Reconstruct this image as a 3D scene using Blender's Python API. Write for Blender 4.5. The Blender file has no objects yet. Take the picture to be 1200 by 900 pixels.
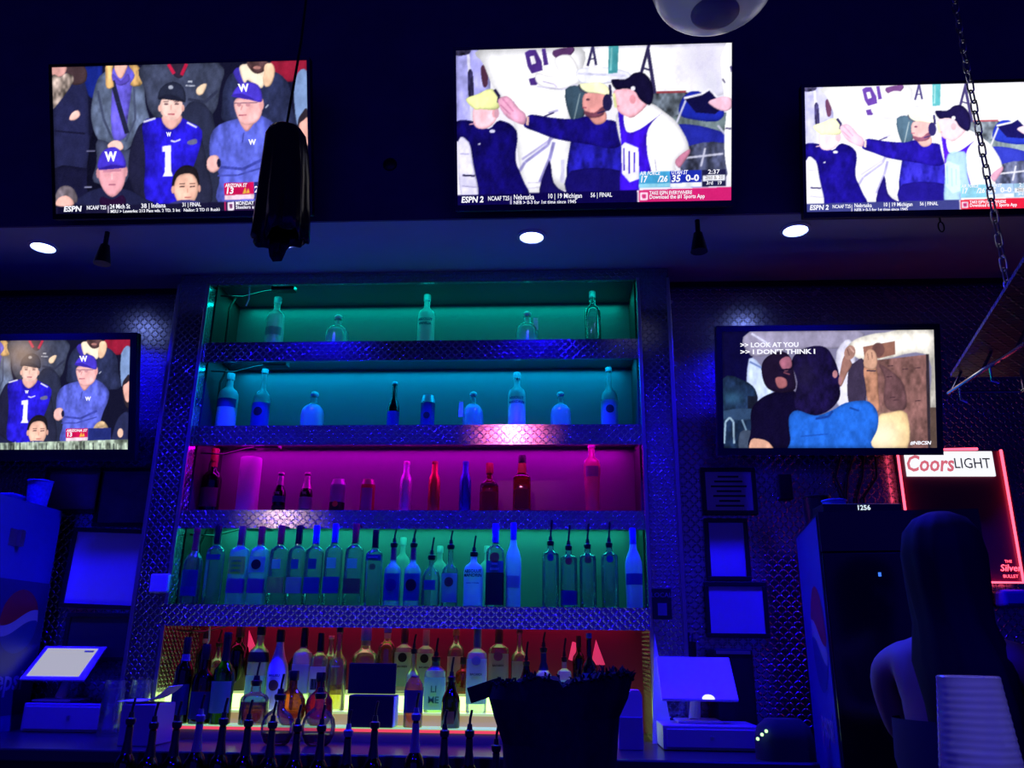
import bpy, bmesh, math, random
import numpy as np
from mathutils import Vector, Matrix

C = bpy.context.scene
rnd = random.Random(7)
PI = math.pi

# ------------------------------------------------------------------ camera, world, light levels
FOC, YAW, PITCH, ROLL = 970.0, math.radians(3.32), math.radians(17.7), math.radians(0.65)
EYE = Vector((0, 0, 1.35))
_f = Vector((-math.sin(YAW) * math.cos(PITCH), math.cos(YAW) * math.cos(PITCH), math.sin(PITCH)))
_r = Vector((math.cos(YAW), math.sin(YAW), 0))
_u = _r.cross(_f)
CR = _r * math.cos(ROLL) + _u * math.sin(ROLL)
CU = _u * math.cos(ROLL) - _r * math.sin(ROLL)
CF = _f
cam = bpy.data.cameras.new('camera')
cam.sensor_fit = 'HORIZONTAL'; cam.sensor_width = 36.0; cam.lens = 36.0 * FOC / 1200.0
cam.clip_start = 0.05
co = bpy.data.objects.new('camera', cam); C.collection.objects.link(co)
M4 = Matrix((CR, CU, -CF)).transposed().to_4x4(); M4.translation = EYE
co.matrix_world = M4
C.camera = co

W = bpy.data.worlds.new('world'); C.world = W; W.use_nodes = True
W.node_tree.nodes['Background'].inputs[0].default_value = (0.035, 0.016, 1.0, 1)
W.node_tree.nodes['Background'].inputs[1].default_value = 0.33
C.view_settings.view_transform = 'Standard'; C.view_settings.look = 'None'
C.view_settings.exposure = 0.0; C.view_settings.gamma = 1.0
C.view_settings.use_curve_mapping = False
C.cycles.max_bounces = 8; C.cycles.transparent_max_bounces = 40
C.cycles.caustics_reflective = False; C.cycles.caustics_refractive = False
C.cycles.sample_clamp_indirect = 4.0

BLUE = (0.005, 0.0, 1.0)
P_DOWN = 240.0        # ceiling downlights
P_ROOM = 700.0       # added blue lamps, unseen, over the room behind the camera
SCREEN = 1.15        # television brightness
BAY = dict(a=((0.0, 0.72, 0.58), 4.2), b=((0.0, 0.46, 0.88), 6.6), c=((0.72, 0.0, 0.80), 6.0),
           d=((0.02, 0.80, 0.52), 5.2), e=((1.0, 0.0, 0.20), 1.8))

def at(px, py, Y):
    d = CF + CR * ((px - 600) / FOC) - CU * ((py - 450) / FOC)
    return EYE + d * (Y / d.y)
def atz(px, py, Z):
    d = CF + CR * ((px - 600) / FOC) - CU * ((py - 450) / FOC)
    return EYE + d * ((Z - EYE.z) / d.z)
def atx(px, py, X):
    d = CF + CR * ((px - 600) / FOC) - CU * ((py - 450) / FOC)
    return EYE + d * (X / d.x)

def lamp(name, kind, loc, color, power, target=None, parent=None, **kw):
    l = bpy.data.lights.new(name, kind); l.color = color; l.energy = power
    for k, v in kw.items(): setattr(l, k, v)
    o = bpy.data.objects.new(name, l); C.collection.objects.link(o); o.location = loc
    if target is not None:
        o.rotation_euler = (Vector(target) - Vector(loc)).to_track_quat('-Z', 'Y').to_euler()
    if parent is not None: o.parent = parent
    return o

# ------------------------------------------------------------------ materials
def lin(c):
    return tuple((x / 255 / 12.92) if x / 255 <= 0.04045 else ((x / 255 + 0.055) / 1.055) ** 2.4 for x in c)
_mc = {}
def pbr(name, col, rough=0.5, metal=0.0, spec=0.5, emit=None, es=0.0, noise=0.0, nscale=30.0, coat=0.0, alpha=1.0):
    if name in _mc: return _mc[name]
    m = bpy.data.materials.new(name); m.use_nodes = True
    n = m.node_tree.nodes; L = m.node_tree.links; b = n['Principled BSDF']
    b.inputs['Base Color'].default_value = (*col, 1); b.inputs['Roughness'].default_value = rough
    b.inputs['Metallic'].default_value = metal; b.inputs['Specular IOR Level'].default_value = spec
    b.inputs['Coat Weight'].default_value = coat; b.inputs['Alpha'].default_value = alpha
    if emit is not None:
        b.inputs['Emission Color'].default_value = (*emit, 1); b.inputs['Emission Strength'].default_value = es
    if noise > 0:
        t = n.new('ShaderNodeTexCoord'); x = n.new('ShaderNodeTexNoise'); x.inputs['Scale'].default_value = nscale
        x.inputs['Detail'].default_value = 4
        L.new(t.outputs['Object'], x.inputs['Vector'])
        mx = n.new('ShaderNodeMix'); mx.data_type = 'RGBA'
        mx.inputs[6].default_value = (*[c * (1 - noise) for c in col], 1); mx.inputs[7].default_value = (*[min(1, c * (1 + noise)) for c in col], 1)
        L.new(x.outputs['Fac'], mx.inputs[0]); L.new(mx.outputs[2], b.inputs['Base Color'])
        bp = n.new('ShaderNodeBump'); bp.inputs['Strength'].default_value = 0.15; bp.inputs['Distance'].default_value = 0.003
        L.new(x.outputs['Fac'], bp.inputs['Height']); L.new(bp.outputs[0], b.inputs['Normal'])
    _mc[name] = m; return m

def emis(name, col, s):
    if name in _mc: return _mc[name]
    m = bpy.data.materials.new(name); m.use_nodes = True
    n = m.node_tree.nodes; n.clear()
    o = n.new('ShaderNodeOutputMaterial'); e = n.new('ShaderNodeEmission')
    e.inputs[0].default_value = (*col, 1); e.inputs[1].default_value = s
    m.node_tree.links.new(e.outputs[0], o.inputs[0]); _mc[name] = m; return m

def glass(name, tint, edge=0.55, rough=0.06, body=None, bodyfac=0.0):
    """thin-walled bottle glass: tinted see-through centre, denser rim, a clear-coat gloss"""
    if name in _mc: return _mc[name]
    m = bpy.data.materials.new(name); m.use_nodes = True
    n = m.node_tree.nodes; L = m.node_tree.links; n.clear()
    o = n.new('ShaderNodeOutputMaterial'); tr = n.new('ShaderNodeBsdfTransparent'); gl = n.new('ShaderNodeBsdfGlossy')
    lw = n.new('ShaderNodeLayerWeight'); lw.inputs[0].default_value = 0.35
    pw = n.new('ShaderNodeMath'); pw.operation = 'POWER'; pw.inputs[1].default_value = 1.6
    L.new(lw.outputs['Facing'], pw.inputs[0])
    cm = n.new('ShaderNodeMix'); cm.data_type = 'RGBA'
    cm.inputs[6].default_value = (*tint, 1); cm.inputs[7].default_value = (*[c * (1 - edge) for c in tint], 1)
    L.new(pw.outputs[0], cm.inputs[0]); L.new(cm.outputs[2], tr.inputs[0])
    gl.inputs[0].default_value = (1, 1, 1, 1); gl.inputs[1].default_value = rough
    fr = n.new('ShaderNodeFresnel'); fr.inputs[0].default_value = 1.5
    ad = n.new('ShaderNodeMath'); ad.operation = 'MULTIPLY_ADD'; ad.inputs[1].default_value = 0.9; ad.inputs[2].default_value = 0.03
    L.new(fr.outputs[0], ad.inputs[0])
    mix = n.new('ShaderNodeMixShader'); L.new(ad.outputs[0], mix.inputs[0])
    src = tr.outputs[0]
    if body is not None:
        df = n.new('ShaderNodeBsdfDiffuse'); df.inputs[0].default_value = (*body, 1)
        tl = n.new('ShaderNodeBsdfTranslucent'); tl.inputs[0].default_value = (*body, 1)
        m2 = n.new('ShaderNodeMixShader'); m2.inputs[0].default_value = 0.45
        L.new(df.outputs[0], m2.inputs[1]); L.new(tl.outputs[0], m2.inputs[2])
        m3 = n.new('ShaderNodeMixShader'); m3.inputs[0].default_value = bodyfac
        L.new(src, m3.inputs[1]); L.new(m2.outputs[0], m3.inputs[2]); src = m3.outputs[0]
    L.new(src, mix.inputs[1]); L.new(gl.outputs[0], mix.inputs[2]); L.new(mix.outputs[0], o.inputs[0])
    _mc[name] = m; return m

def plate_material(name, col, rough, cell=0.022, metal=1.0, strength=0.9):
    """diamond tread plate: raised lozenges, alternately leaning left and right"""
    m = bpy.data.materials.new(name); m.use_nodes = True
    n = m.node_tree.nodes; L = m.node_tree.links; b = n['Principled BSDF']
    b.inputs['Base Color'].default_value = (*col, 1); b.inputs['Metallic'].default_value = metal
    b.inputs['Roughness'].default_value = rough
    def mth(op, a, bb=None, c=None):
        x = n.new('ShaderNodeMath'); x.operation = op
        for i, v in enumerate((a, bb, c)):
            if v is None: continue
            if isinstance(v, (int, float)): x.inputs[i].default_value = v
            else: L.new(v, x.inputs[i])
        return x.outputs[0]
    uv = n.new('ShaderNodeUVMap'); sp = n.new('ShaderNodeSeparateXYZ'); L.new(uv.outputs[0], sp.inputs[0])
    u = mth('MULTIPLY', sp.outputs[0], 1 / cell); v = mth('MULTIPLY', sp.outputs[1], 1 / cell)
    fu = mth('FLOOR', u); fv = mth('FLOOR', v)
    par = mth('MODULO', mth('ABSOLUTE', mth('ADD', fu, fv)), 2.0)
    x = mth('SUBTRACT', mth('SUBTRACT', u, fu), 0.5); y = mth('SUBTRACT', mth('SUBTRACT', v, fv), 0.5)
    sgn = mth('SUBTRACT', mth('MULTIPLY', par, 2.0), 1.0); y = mth('MULTIPLY', y, sgn)
    a = mth('MULTIPLY', mth('ADD', x, y), 0.7071); c = mth('MULTIPLY', mth('SUBTRACT', x, y), 0.7071)
    d = mth('ADD', mth('POWER', mth('ABSOLUTE', mth('DIVIDE', a, 0.60)), 2.0), mth('POWER', mth('ABSOLUTE', mth('DIVIDE', c, 0.21)), 2.0))
    h = n.new('ShaderNodeMapRange'); h.interpolation_type = 'SMOOTHSTEP'
    h.inputs[1].default_value = 1.0; h.inputs[2].default_value = 0.15; h.inputs[3].default_value = 0; h.inputs[4].default_value = 1
    L.new(d, h.inputs[0])
    bp = n.new('ShaderNodeBump'); bp.inputs['Strength'].default_value = strength; bp.inputs['Distance'].default_value = 0.004
    L.new(h.outputs[0], bp.inputs['Height']); L.new(bp.outputs[0], b.inputs['Normal'])
    no = n.new('ShaderNodeTexNoise'); no.inputs['Scale'].default_value = 9.0; tc = n.new('ShaderNodeTexCoord')
    L.new(tc.outputs['Object'], no.inputs['Vector'])
    mr = n.new('ShaderNodeMapRange'); mr.inputs[3].default_value = rough * 0.75; mr.inputs[4].default_value = rough * 1.3
    L.new(no.outputs['Fac'], mr.inputs[0]); L.new(mr.outputs[0], b.inputs['Roughness'])
    return m

PLATE = plate_material('diamond_plate', (0.40, 0.40, 0.47), 0.15, cell=0.0168)
WALLPLATE = plate_material('wall_diamond_plate', (0.42, 0.42, 0.48), 0.24, cell=0.021)
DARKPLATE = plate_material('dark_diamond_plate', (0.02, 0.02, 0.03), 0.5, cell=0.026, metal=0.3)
PAINT = pbr('soffit_paint', (0.55, 0.55, 0.57), 0.75, noise=0.06, nscale=6)
BLACKWALL = pbr('black_wall_paint', (0.15, 0.11, 0.19), 0.8, noise=0.2, nscale=8)
PANEL = pbr('bay_back_panel', (0.17, 0.175, 0.185), 0.4, noise=0.04, nscale=5)
REDPANEL = pbr('red_back_panel', (0.15, 0.003, 0.05), 0.4, noise=0.05, nscale=5)
BLACK = pbr('black_plastic', (0.012, 0.012, 0.014), 0.35)
BLACKGLOSS = pbr('black_gloss', (0.01, 0.01, 0.012), 0.15)
BLACKMATT = pbr('black_matt', (0.012, 0.012, 0.015), 0.8)
CLOTH = pbr('black_cloth', (0.010, 0.010, 0.013), 0.95, spec=0.1, noise=0.4, nscale=60)
PLASTICSHEET = pbr('black_plastic_sheet', (0.012, 0.009, 0.016), 0.25, noise=0.3, nscale=40)
WHITE = pbr('white_plastic', (0.8, 0.8, 0.8), 0.4)
PAPER = pbr('white_paper', (0.85, 0.85, 0.85), 0.7)
GREY = pbr('grey_plastic', (0.35, 0.35, 0.37), 0.5)
CHROME = pbr('chrome', (0.8, 0.8, 0.82), 0.15, metal=1.0)
STEEL = pbr('brushed_steel', (0.45, 0.45, 0.48), 0.35, metal=1.0)
WOOD = pbr('dark_wood', (0.05, 0.03, 0.02), 0.45, noise=0.4, nscale=14)
FLOORM = pbr('dark_floor_tile', (0.04, 0.04, 0.045), 0.5, noise=0.3, nscale=4)
SKIN = pbr('skin', (0.30, 0.16, 0.12), 0.6)
HAIR = pbr('dark_hair', (0.010, 0.007, 0.006), 0.75, spec=0.15)
ACRYL = pbr('lit_acrylic', (0.3, 0.4, 0.25), 0.25, emit=(0.40, 0.9, 0.22), es=0.6)

# ------------------------------------------------------------------ mesh helpers
def link(name, me, mat=None, parent=None, smooth=False, loc=None, rot=None):
    o = bpy.data.objects.new(name, me); C.collection.objects.link(o)
    if mat is not None:
        for mm in (mat if isinstance(mat, (list, tuple)) else [mat]): me.materials.append(mm)
    if smooth:
        for p in me.polygons: p.use_smooth = True
    if parent is not None: o.parent = parent
    if loc is not None: o.location = loc
    if rot is not None: o.rotation_euler = rot
    return o
def obj(name, bm, mat, parent=None, smooth=False, loc=None, rot=None, uv=False):
    me = bpy.data.meshes.new(name)
    bmesh.ops.recalc_face_normals(bm, faces=bm.faces)
    if uv:
        lay = bm.loops.layers.uv.new('UVMap')
        for f in bm.faces:
            nx, ny, nz = (abs(c) for c in f.normal)
            for l in f.loops:
                p = l.vert.co
                l[lay].uv = (p.x, p.z) if ny >= nx and ny >= nz else ((p.y, p.z) if nx >= nz else (p.x, p.y))
    bm.to_mesh(me); bm.free()
    o = link(name, me, mat, parent, smooth, loc, rot)
    if smooth:
        try: me.set_sharp_from_angle(angle=math.radians(40))
        except Exception: pass
    return o
def add_box(bm, a, b, bev=0.0, seg=2, mi=0):
    x0, y0, z0 = (min(a[i], b[i]) for i in range(3)); x1, y1, z1 = (max(a[i], b[i]) for i in range(3))
    vs = [bm.verts.new(p) for p in ((x0,y0,z0),(x1,y0,z0),(x1,y1,z0),(x0,y1,z0),(x0,y0,z1),(x1,y0,z1),(x1,y1,z1),(x0,y1,z1))]
    fs = [bm.faces.new([vs[i] for i in q]) for q in ((0,3,2,1),(4,5,6,7),(0,1,5,4),(1,2,6,5),(2,3,7,6),(3,0,4,7))]
    for f in fs: f.material_index = mi
    if bev > 0:
        es = list({e for f in fs for e in f.edges})
        bmesh.ops.bevel(bm, geom=es, offset=bev, segments=seg, affect='EDGES', profile=0.5)
    return fs
def box(name, a, b, mat, parent=None, bev=0.0, uv=False):
    bm = bmesh.new(); add_box(bm, a, b, bev); return obj(name, bm, mat, parent, uv=uv)
def add_lathe(bm, prof, seg=24, c=(0, 0, 0), sq=2.0, sy=1.0):
    """prof: (radius, z); sq: superellipse exponent for squarish bottles; sy: depth squash"""
    rings = []
    for r, z in prof:
        if r < 1e-6: rings.append([bm.verts.new((c[0], c[1], c[2] + z))]); continue
        ring = []
        for i in range(seg):
            t = 2 * PI * (i + 0.5) / seg; ct, st = math.cos(t), math.sin(t)
            k = (abs(ct) ** sq + abs(st) ** sq) ** (-1 / sq)
            ring.append(bm.verts.new((c[0] + r * k * ct, c[1] + r * k * st * sy, c[2] + z)))
        rings.append(ring)
    for A, B in zip(rings, rings[1:]):
        if len(A) == 1 and len(B) == 1: continue
        for i in range(seg):
            j = (i + 1) % seg
            if len(A) == 1: bm.faces.new((A[0], B[i], B[j]))
            elif len(B) == 1: bm.faces.new((A[i], A[j], B[0]))
            else: bm.faces.new((A[i], A[j], B[j], B[i]))
    return rings
def lathe(name, prof, mat, parent=None, seg=24, c=(0, 0, 0), sq=2.0, sy=1.0, loc=None, rot=None):
    bm = bmesh.new(); add_lathe(bm, prof, seg, c, sq, sy); return obj(name, bm, mat, parent, True, loc, rot)
def add_tube(bm, pts, r, seg=8, closed=False):
    pts = [Vector(p) for p in pts]; n = len(pts); rings = []
    rr = r if isinstance(r, (list, tuple)) else [r] * n
    prev = None
    for i, p in enumerate(pts):
        a = pts[i - 1] if (i > 0 or closed) else p; b = pts[(i + 1) % n] if (i < n - 1 or closed) else p
        t = (b - a).normalized()
        if prev is None: nrm = t.orthogonal().normalized()
        else:
            nrm = prev - t * prev.dot(t)
            nrm = nrm.normalized() if nrm.length > 1e-6 else t.orthogonal().normalized()
        prev = nrm; bi = t.cross(nrm)
        rings.append([bm.verts.new(p + (nrm * math.cos(2*PI*k/seg) + bi * math.sin(2*PI*k/seg)) * rr[i]) for k in range(seg)])
    m = n if closed else n - 1
    for i in range(m):
        A, B = rings[i], rings[(i + 1) % n]
        for k in range(seg): bm.faces.new((A[k], A[(k+1) % seg], B[(k+1) % seg], B[k]))
    if not closed:
        bm.faces.new(rings[0][::-1]); bm.faces.new(rings[-1])
def tube(name, pts, r, mat, parent=None, seg=8, closed=False):
    bm = bmesh.new(); add_tube(bm, pts, r, seg, closed); return obj(name, bm, mat, parent, True)
def thing(name, label, cat, loc=(0, 0, 0), rot=(0, 0, 0), group=None):
    o = bpy.data.objects.new(name, None); C.collection.objects.link(o); o.empty_display_size = 0.05
    o.location = loc; o.rotation_euler = rot; return tag(o, label, cat, group)
def tag(o, label, cat, group=None):
    o['label'] = label; o['category'] = cat
    if group: o['group'] = group
    return o
def struct(o): o['kind'] = 'structure'; return o

def text(name, s, size, mat, parent, loc, rot=(PI/2, 0, 0), align='CENTER', bold=0.0, bend=None, ext=0.0004, sx=1.0, shear=0.0):
    cu = bpy.data.curves.new('lettering', 'FONT'); cu.body = s; cu.size = size; cu.align_x = align; cu.align_y = 'CENTER'
    cu.offset = bold * size; cu.extrude = ext; cu.resolution_u = 2; cu.shear = shear
    t = bpy.data.objects.new('lettering_tmp', cu); C.collection.objects.link(t)
    bpy.context.view_layer.update()
    me = bpy.data.meshes.new_from_object(t.evaluated_get(bpy.context.evaluated_depsgraph_get()))
    bpy.data.objects.remove(t); bpy.data.curves.remove(cu)
    me.name = name
    for v in me.vertices:
        v.co.x *= sx
        if bend:      # wrap round a cylinder of this radius, front at z of the text plane
            a = v.co.x / bend; z = v.co.z
            v.co.x = math.sin(a) * (bend + z); v.co.z = math.cos(a) * (bend + z) - bend
    me.materials.clear()
    return link(name, me, mat, parent, loc=loc, rot=rot)

# ------------------------------------------------------------------ the room shell
YF, YB, YW = 3.45, 3.79, 3.62        # fascia front, bay back, plate wall
XL, XR = -1.607, 0.357              # inner width of the back bar
ZS, YS = 3.0, 2.958                  # soffit underside, soffit front edge
struct(box('floor', (-4.6, -3.6, -0.1), (4.2, 4.2, 0.0), FLOORM))
def plate_wall():
    bm = bmesh.new()
    add_box(bm, (-4.6, YW, 0), (XL - 0.155, YW + 0.08, ZS)); add_box(bm, (XR + 0.15, YW, 0), (4.2, YW + 0.08, ZS))
    add_box(bm, (-4.6, YB + 0.06, 0), (4.2, YB + 0.2, ZS))
    return struct(obj('wall_back', bm, WALLPLATE, uv=True))
plate_wall()
bm = bmesh.new()
add_box(bm, (-4.6, YS + 0.012, ZS), (4.2, 4.2, ZS + 0.05))
struct(obj('ceiling', bm, PAINT))
struct(box('wall_soffit', (-4.6, YS, ZS - 0.004), (4.2, YS + 0.012, 4.4), BLACKWALL))
struct(box('ceiling_upper', (-4.6, -3.6, 4.4), (4.2, YS + 0.012, 4.5), BLACKWALL))
struct(box('wall_left', (-4.7, -3.6, 0), (-4.6, 4.2, 4.5), BLACKWALL))
struct(box('wall_right', (4.2, -3.6, 0), (4.3, 4.2, 4.5), BLACKWALL))
bm = bmesh.new()
add_box(bm, (-4.6, YW - 0.022, ZS - 0.03), (XL - 0.16, YW - 0.001, ZS - 0.001)); struct(obj('trim_1', bm, BLACK))
bm = bmesh.new()
add_box(bm, (XR + 0.155, YW - 0.022, ZS - 0.03), (4.2, YW - 0.001, ZS - 0.001)); struct(obj('trim_2', bm, BLACK))

# ------------------------------------------------------------------ the back bar: lit shelves faced in tread plate
Zh = 2.945
F = [(2.660, 2.568), (2.269, 2.181), (1.898, 1.820), (1.506, 1.421)]     # fascia tops and bottoms
bar = thing('back_bar_shelf', 'tall back bar with four lit shelves faced in silver diamond tread plate', 'shelf', (0, 0, 0))
bm = bmesh.new(); add_box(bm, (XL - 0.15, YF, Zh), (XR + 0.145, YF + 0.02, ZS - 0.002)); obj('header', bm, PLATE, bar, uv=True)
for x0, x1 in ((XL - 0.15, XL), (XR, XR + 0.145)):
    bm = bmesh.new(); add_box(bm, (x0, YF - 0.012, 1.0), (x1, YB + 0.05, Zh)); obj('pilaster', bm, PLATE, bar, uv=True)
    for x in (x0 + 0.006, x1 - 0.006):
        bm = bmesh.new(); add_box(bm, (x - 0.008, YF - 0.02, 1.02), (x + 0.008, YF - 0.012, Zh), 0.002); obj('corner_strip', bm, STEEL, bar)
for zt, zb in F:
    yf = YF - (0.065 if zt < 1.6 else 0)
    bm = bmesh.new(); add_box(bm, (XL, yf, zb), (XR, yf + 0.018, zt)); obj('fascia', bm, PLATE, bar, uv=True)
    bm = bmesh.new(); add_box(bm, (XL, yf + 0.018, zt - 0.02), (XR, YB, zt - 0.001)); obj('shelf_board', bm, PANEL, bar)
tops = [Zh] + [f[1] for f in F]; bots = [f[0] for f in F] + [1.0]
for i, (zt, zb) in enumerate(zip(tops, bots)):
    zz = zt + (0.05 if i else 0.05)
    bm = bmesh.new(); add_box(bm, (XL, YB, zb - 0.02), (XR, YB + 0.02, zz + (0.02 if i else 0.0)))
    obj('back_panel', bm, REDPANEL if i == 4 else PANEL, bar)
bm = bmesh.new(); add_box(bm, (XL, YF + 0.02, ZS - 0.02), (XR, YB, ZS - 0.004)); obj('top_board', bm, PANEL, bar)
LINER = pbr('dark_liner', (0.02, 0.02, 0.024), 0.6)
for xa_, xb_ in ((XL + .0005, XL + .006), (XR - .006, XR - .0005)):
    for i in range(4):
        bm = bmesh.new(); add_box(bm, (xa_, YF + .06, bots[i] + .001), (xb_, YB - .001, (ZS - .022) if i == 0 else F[i - 1][0] - .022)); obj('side_liner', bm, LINER, bar)
# led strips and their housings behind each fascia, and the cables down the left side
for i, key in enumerate('abcde'):
    col, p = BAY[key]; zt = tops[i]
    z = (ZS - 0.03) if i == 0 else F[i - 1][0] - 0.032
    for yl, fr, tgt in ((YB - 0.055, .5, .0), (YF + 0.10, .38, .0)):
        lamp('shelf_led', 'AREA', ((XL + XR) / 2, yl, z), col, p * fr, ((XL + XR) / 2, yl + tgt, z - 0.45), bar, shape='RECTANGLE', size=XR - XL - 0.1, size_y=0.025)
    bm = bmesh.new(); add_box(bm, (XL + 0.26, YF + 0.06, zt + 0.002), (XL + 0.37, YF + 0.11, zt + 0.03), 0.004); obj('led_housing', bm, BLACK, bar)
    pts = [(XL + 0.05, YF + 0.17, zt + 0.02), (XL + 0.03, YF + 0.16, zt - 0.05), (XL + 0.035, YF + 0.15, (zt + bots[i]) / 2), (XL + 0.03, YF + 0.16, bots[i] + 0.01)]
    tube('cable', pts, 0.006, BLACK, bar, 6)
    tube('cable', [(XL + 0.01, YF + 0.09, zt - 0.015), (XL + 0.12, YF + 0.09, zt - 0.02), (XL + 0.22, YF + 0.09, zt + 0.006), (XL + 0.27, YF + 0.09, zt + 0.012)], 0.0035, BLACK, bar, 6)
for i in (0, 3, 4):
    zt = tops[i]
    tube('hanging_wire', [(XL + 0.16, YF + 0.05, zt + 0.01), (XL + 0.165, YF + 0.05, zt - 0.05), (XL + 0.155, YF + 0.05, zt - 0.085)], 0.004, WHITE, bar, 6)

# ------------------------------------------------------------------ counter with stepped, lit bottle tiers
WT = 1.015; CX0, CX1 = -2.185, at(957, 600, 2.72).x - 0.012
ctr = thing('back_counter', 'dark back bar counter running below the lit shelves', 'counter', (0, 0, 0))
bm = bmesh.new(); add_box(bm, (CX0, 2.90, WT - 0.04), (CX1, YF - 0.022, WT), 0.006); add_box(bm, (XL + 0.001, YF - 0.022, WT - 0.04), (XR - 0.001, YB - 0.002, WT)); add_box(bm, (XR + 0.152, YF - 0.022, WT - 0.04), (CX1, YW - 0.001, WT)); add_box(bm, (CX0, YF - 0.022, WT - 0.04), (XL - 0.157, YW - 0.001, WT)); obj('worktop', bm, pbr('dark_worktop', (0.03, 0.03, 0.035), 0.3), ctr)
bm = bmesh.new(); add_box(bm, (CX0 + .02, 2.96, 0.08), (CX1 - .02, YF - 0.04, WT - 0.041)); obj('cabinet', bm, WOOD, ctr)
bm = bmesh.new(); add_box(bm, (CX0 + .04, 3.02, 0), (CX1 - .04, YF - 0.05, 0.08)); obj('plinth', bm, BLACK, ctr)
T1, T2, T3 = 1.065, 1.111, 1.170
YT1, YT2, YT3 = 3.25, 3.36, 3.50
GLOW = emis('tier_glow', (0.55, 1.0, 0.22), 3.6)
tier = thing('bottle_step', 'lit stepped acrylic bottle riser on the back counter', 'riser', (0, 0, 0))
x0, x1 = XL + 0.01, at(714, 830, YT2).x
bm = bmesh.new(); add_box(bm, (x0, YT1, WT), (x1, YT2, T1 - 0.012)); obj('front_face', bm, GREY, tier)
bm = bmesh.new(); add_box(bm, (x0, YT1 - 0.004, T1 - 0.012), (x1, YT2, T1)); obj('lower_tread', bm, [ACRYL], tier)
bm = bmesh.new(); add_box(bm, (x0, YT1 - 0.007, T1 - 0.013), (x1, YT1 - 0.004, T1 - 0.003)); o = obj('red_strip', bm, emis('red_edge', (1.0, 0.07, 0.16), 0.9), tier); o['label'] = 'glowing red edge strip'
bm = bmesh.new(); add_box(bm, (x0, YT2, WT), (x1, YT3, T2 - 0.008)); obj('middle_riser', bm, pbr('tier_riser', (0.3, 0.22, 0.16), 0.35, emit=(0.8, 0.55, 0.22), es=0.4), tier)
bm = bmesh.new(); add_box(bm, (x0, YT2 - 0.003, T2 - 0.008), (x1, YT3, T2)); obj('middle_tread', bm, pbr('tier_tread', (0.35, 0.35, 0.22), 0.3, emit=(0.6, 0.8, 0.2), es=0.7), tier)
bm = bmesh.new(); add_box(bm, (x0, YT3, WT), (x1, YB - 0.004, T3 - 0.006)); obj('back_riser', bm, GLOW, tier)
bm = bmesh.new(); add_box(bm, (x0, YT3 - 0.002, T3 - 0.006), (x1, YB - 0.004, T3)); obj('back_tread', bm, emis('tread_glow', (0.7, 1.0, 0.35), 0.6), tier)

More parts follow.
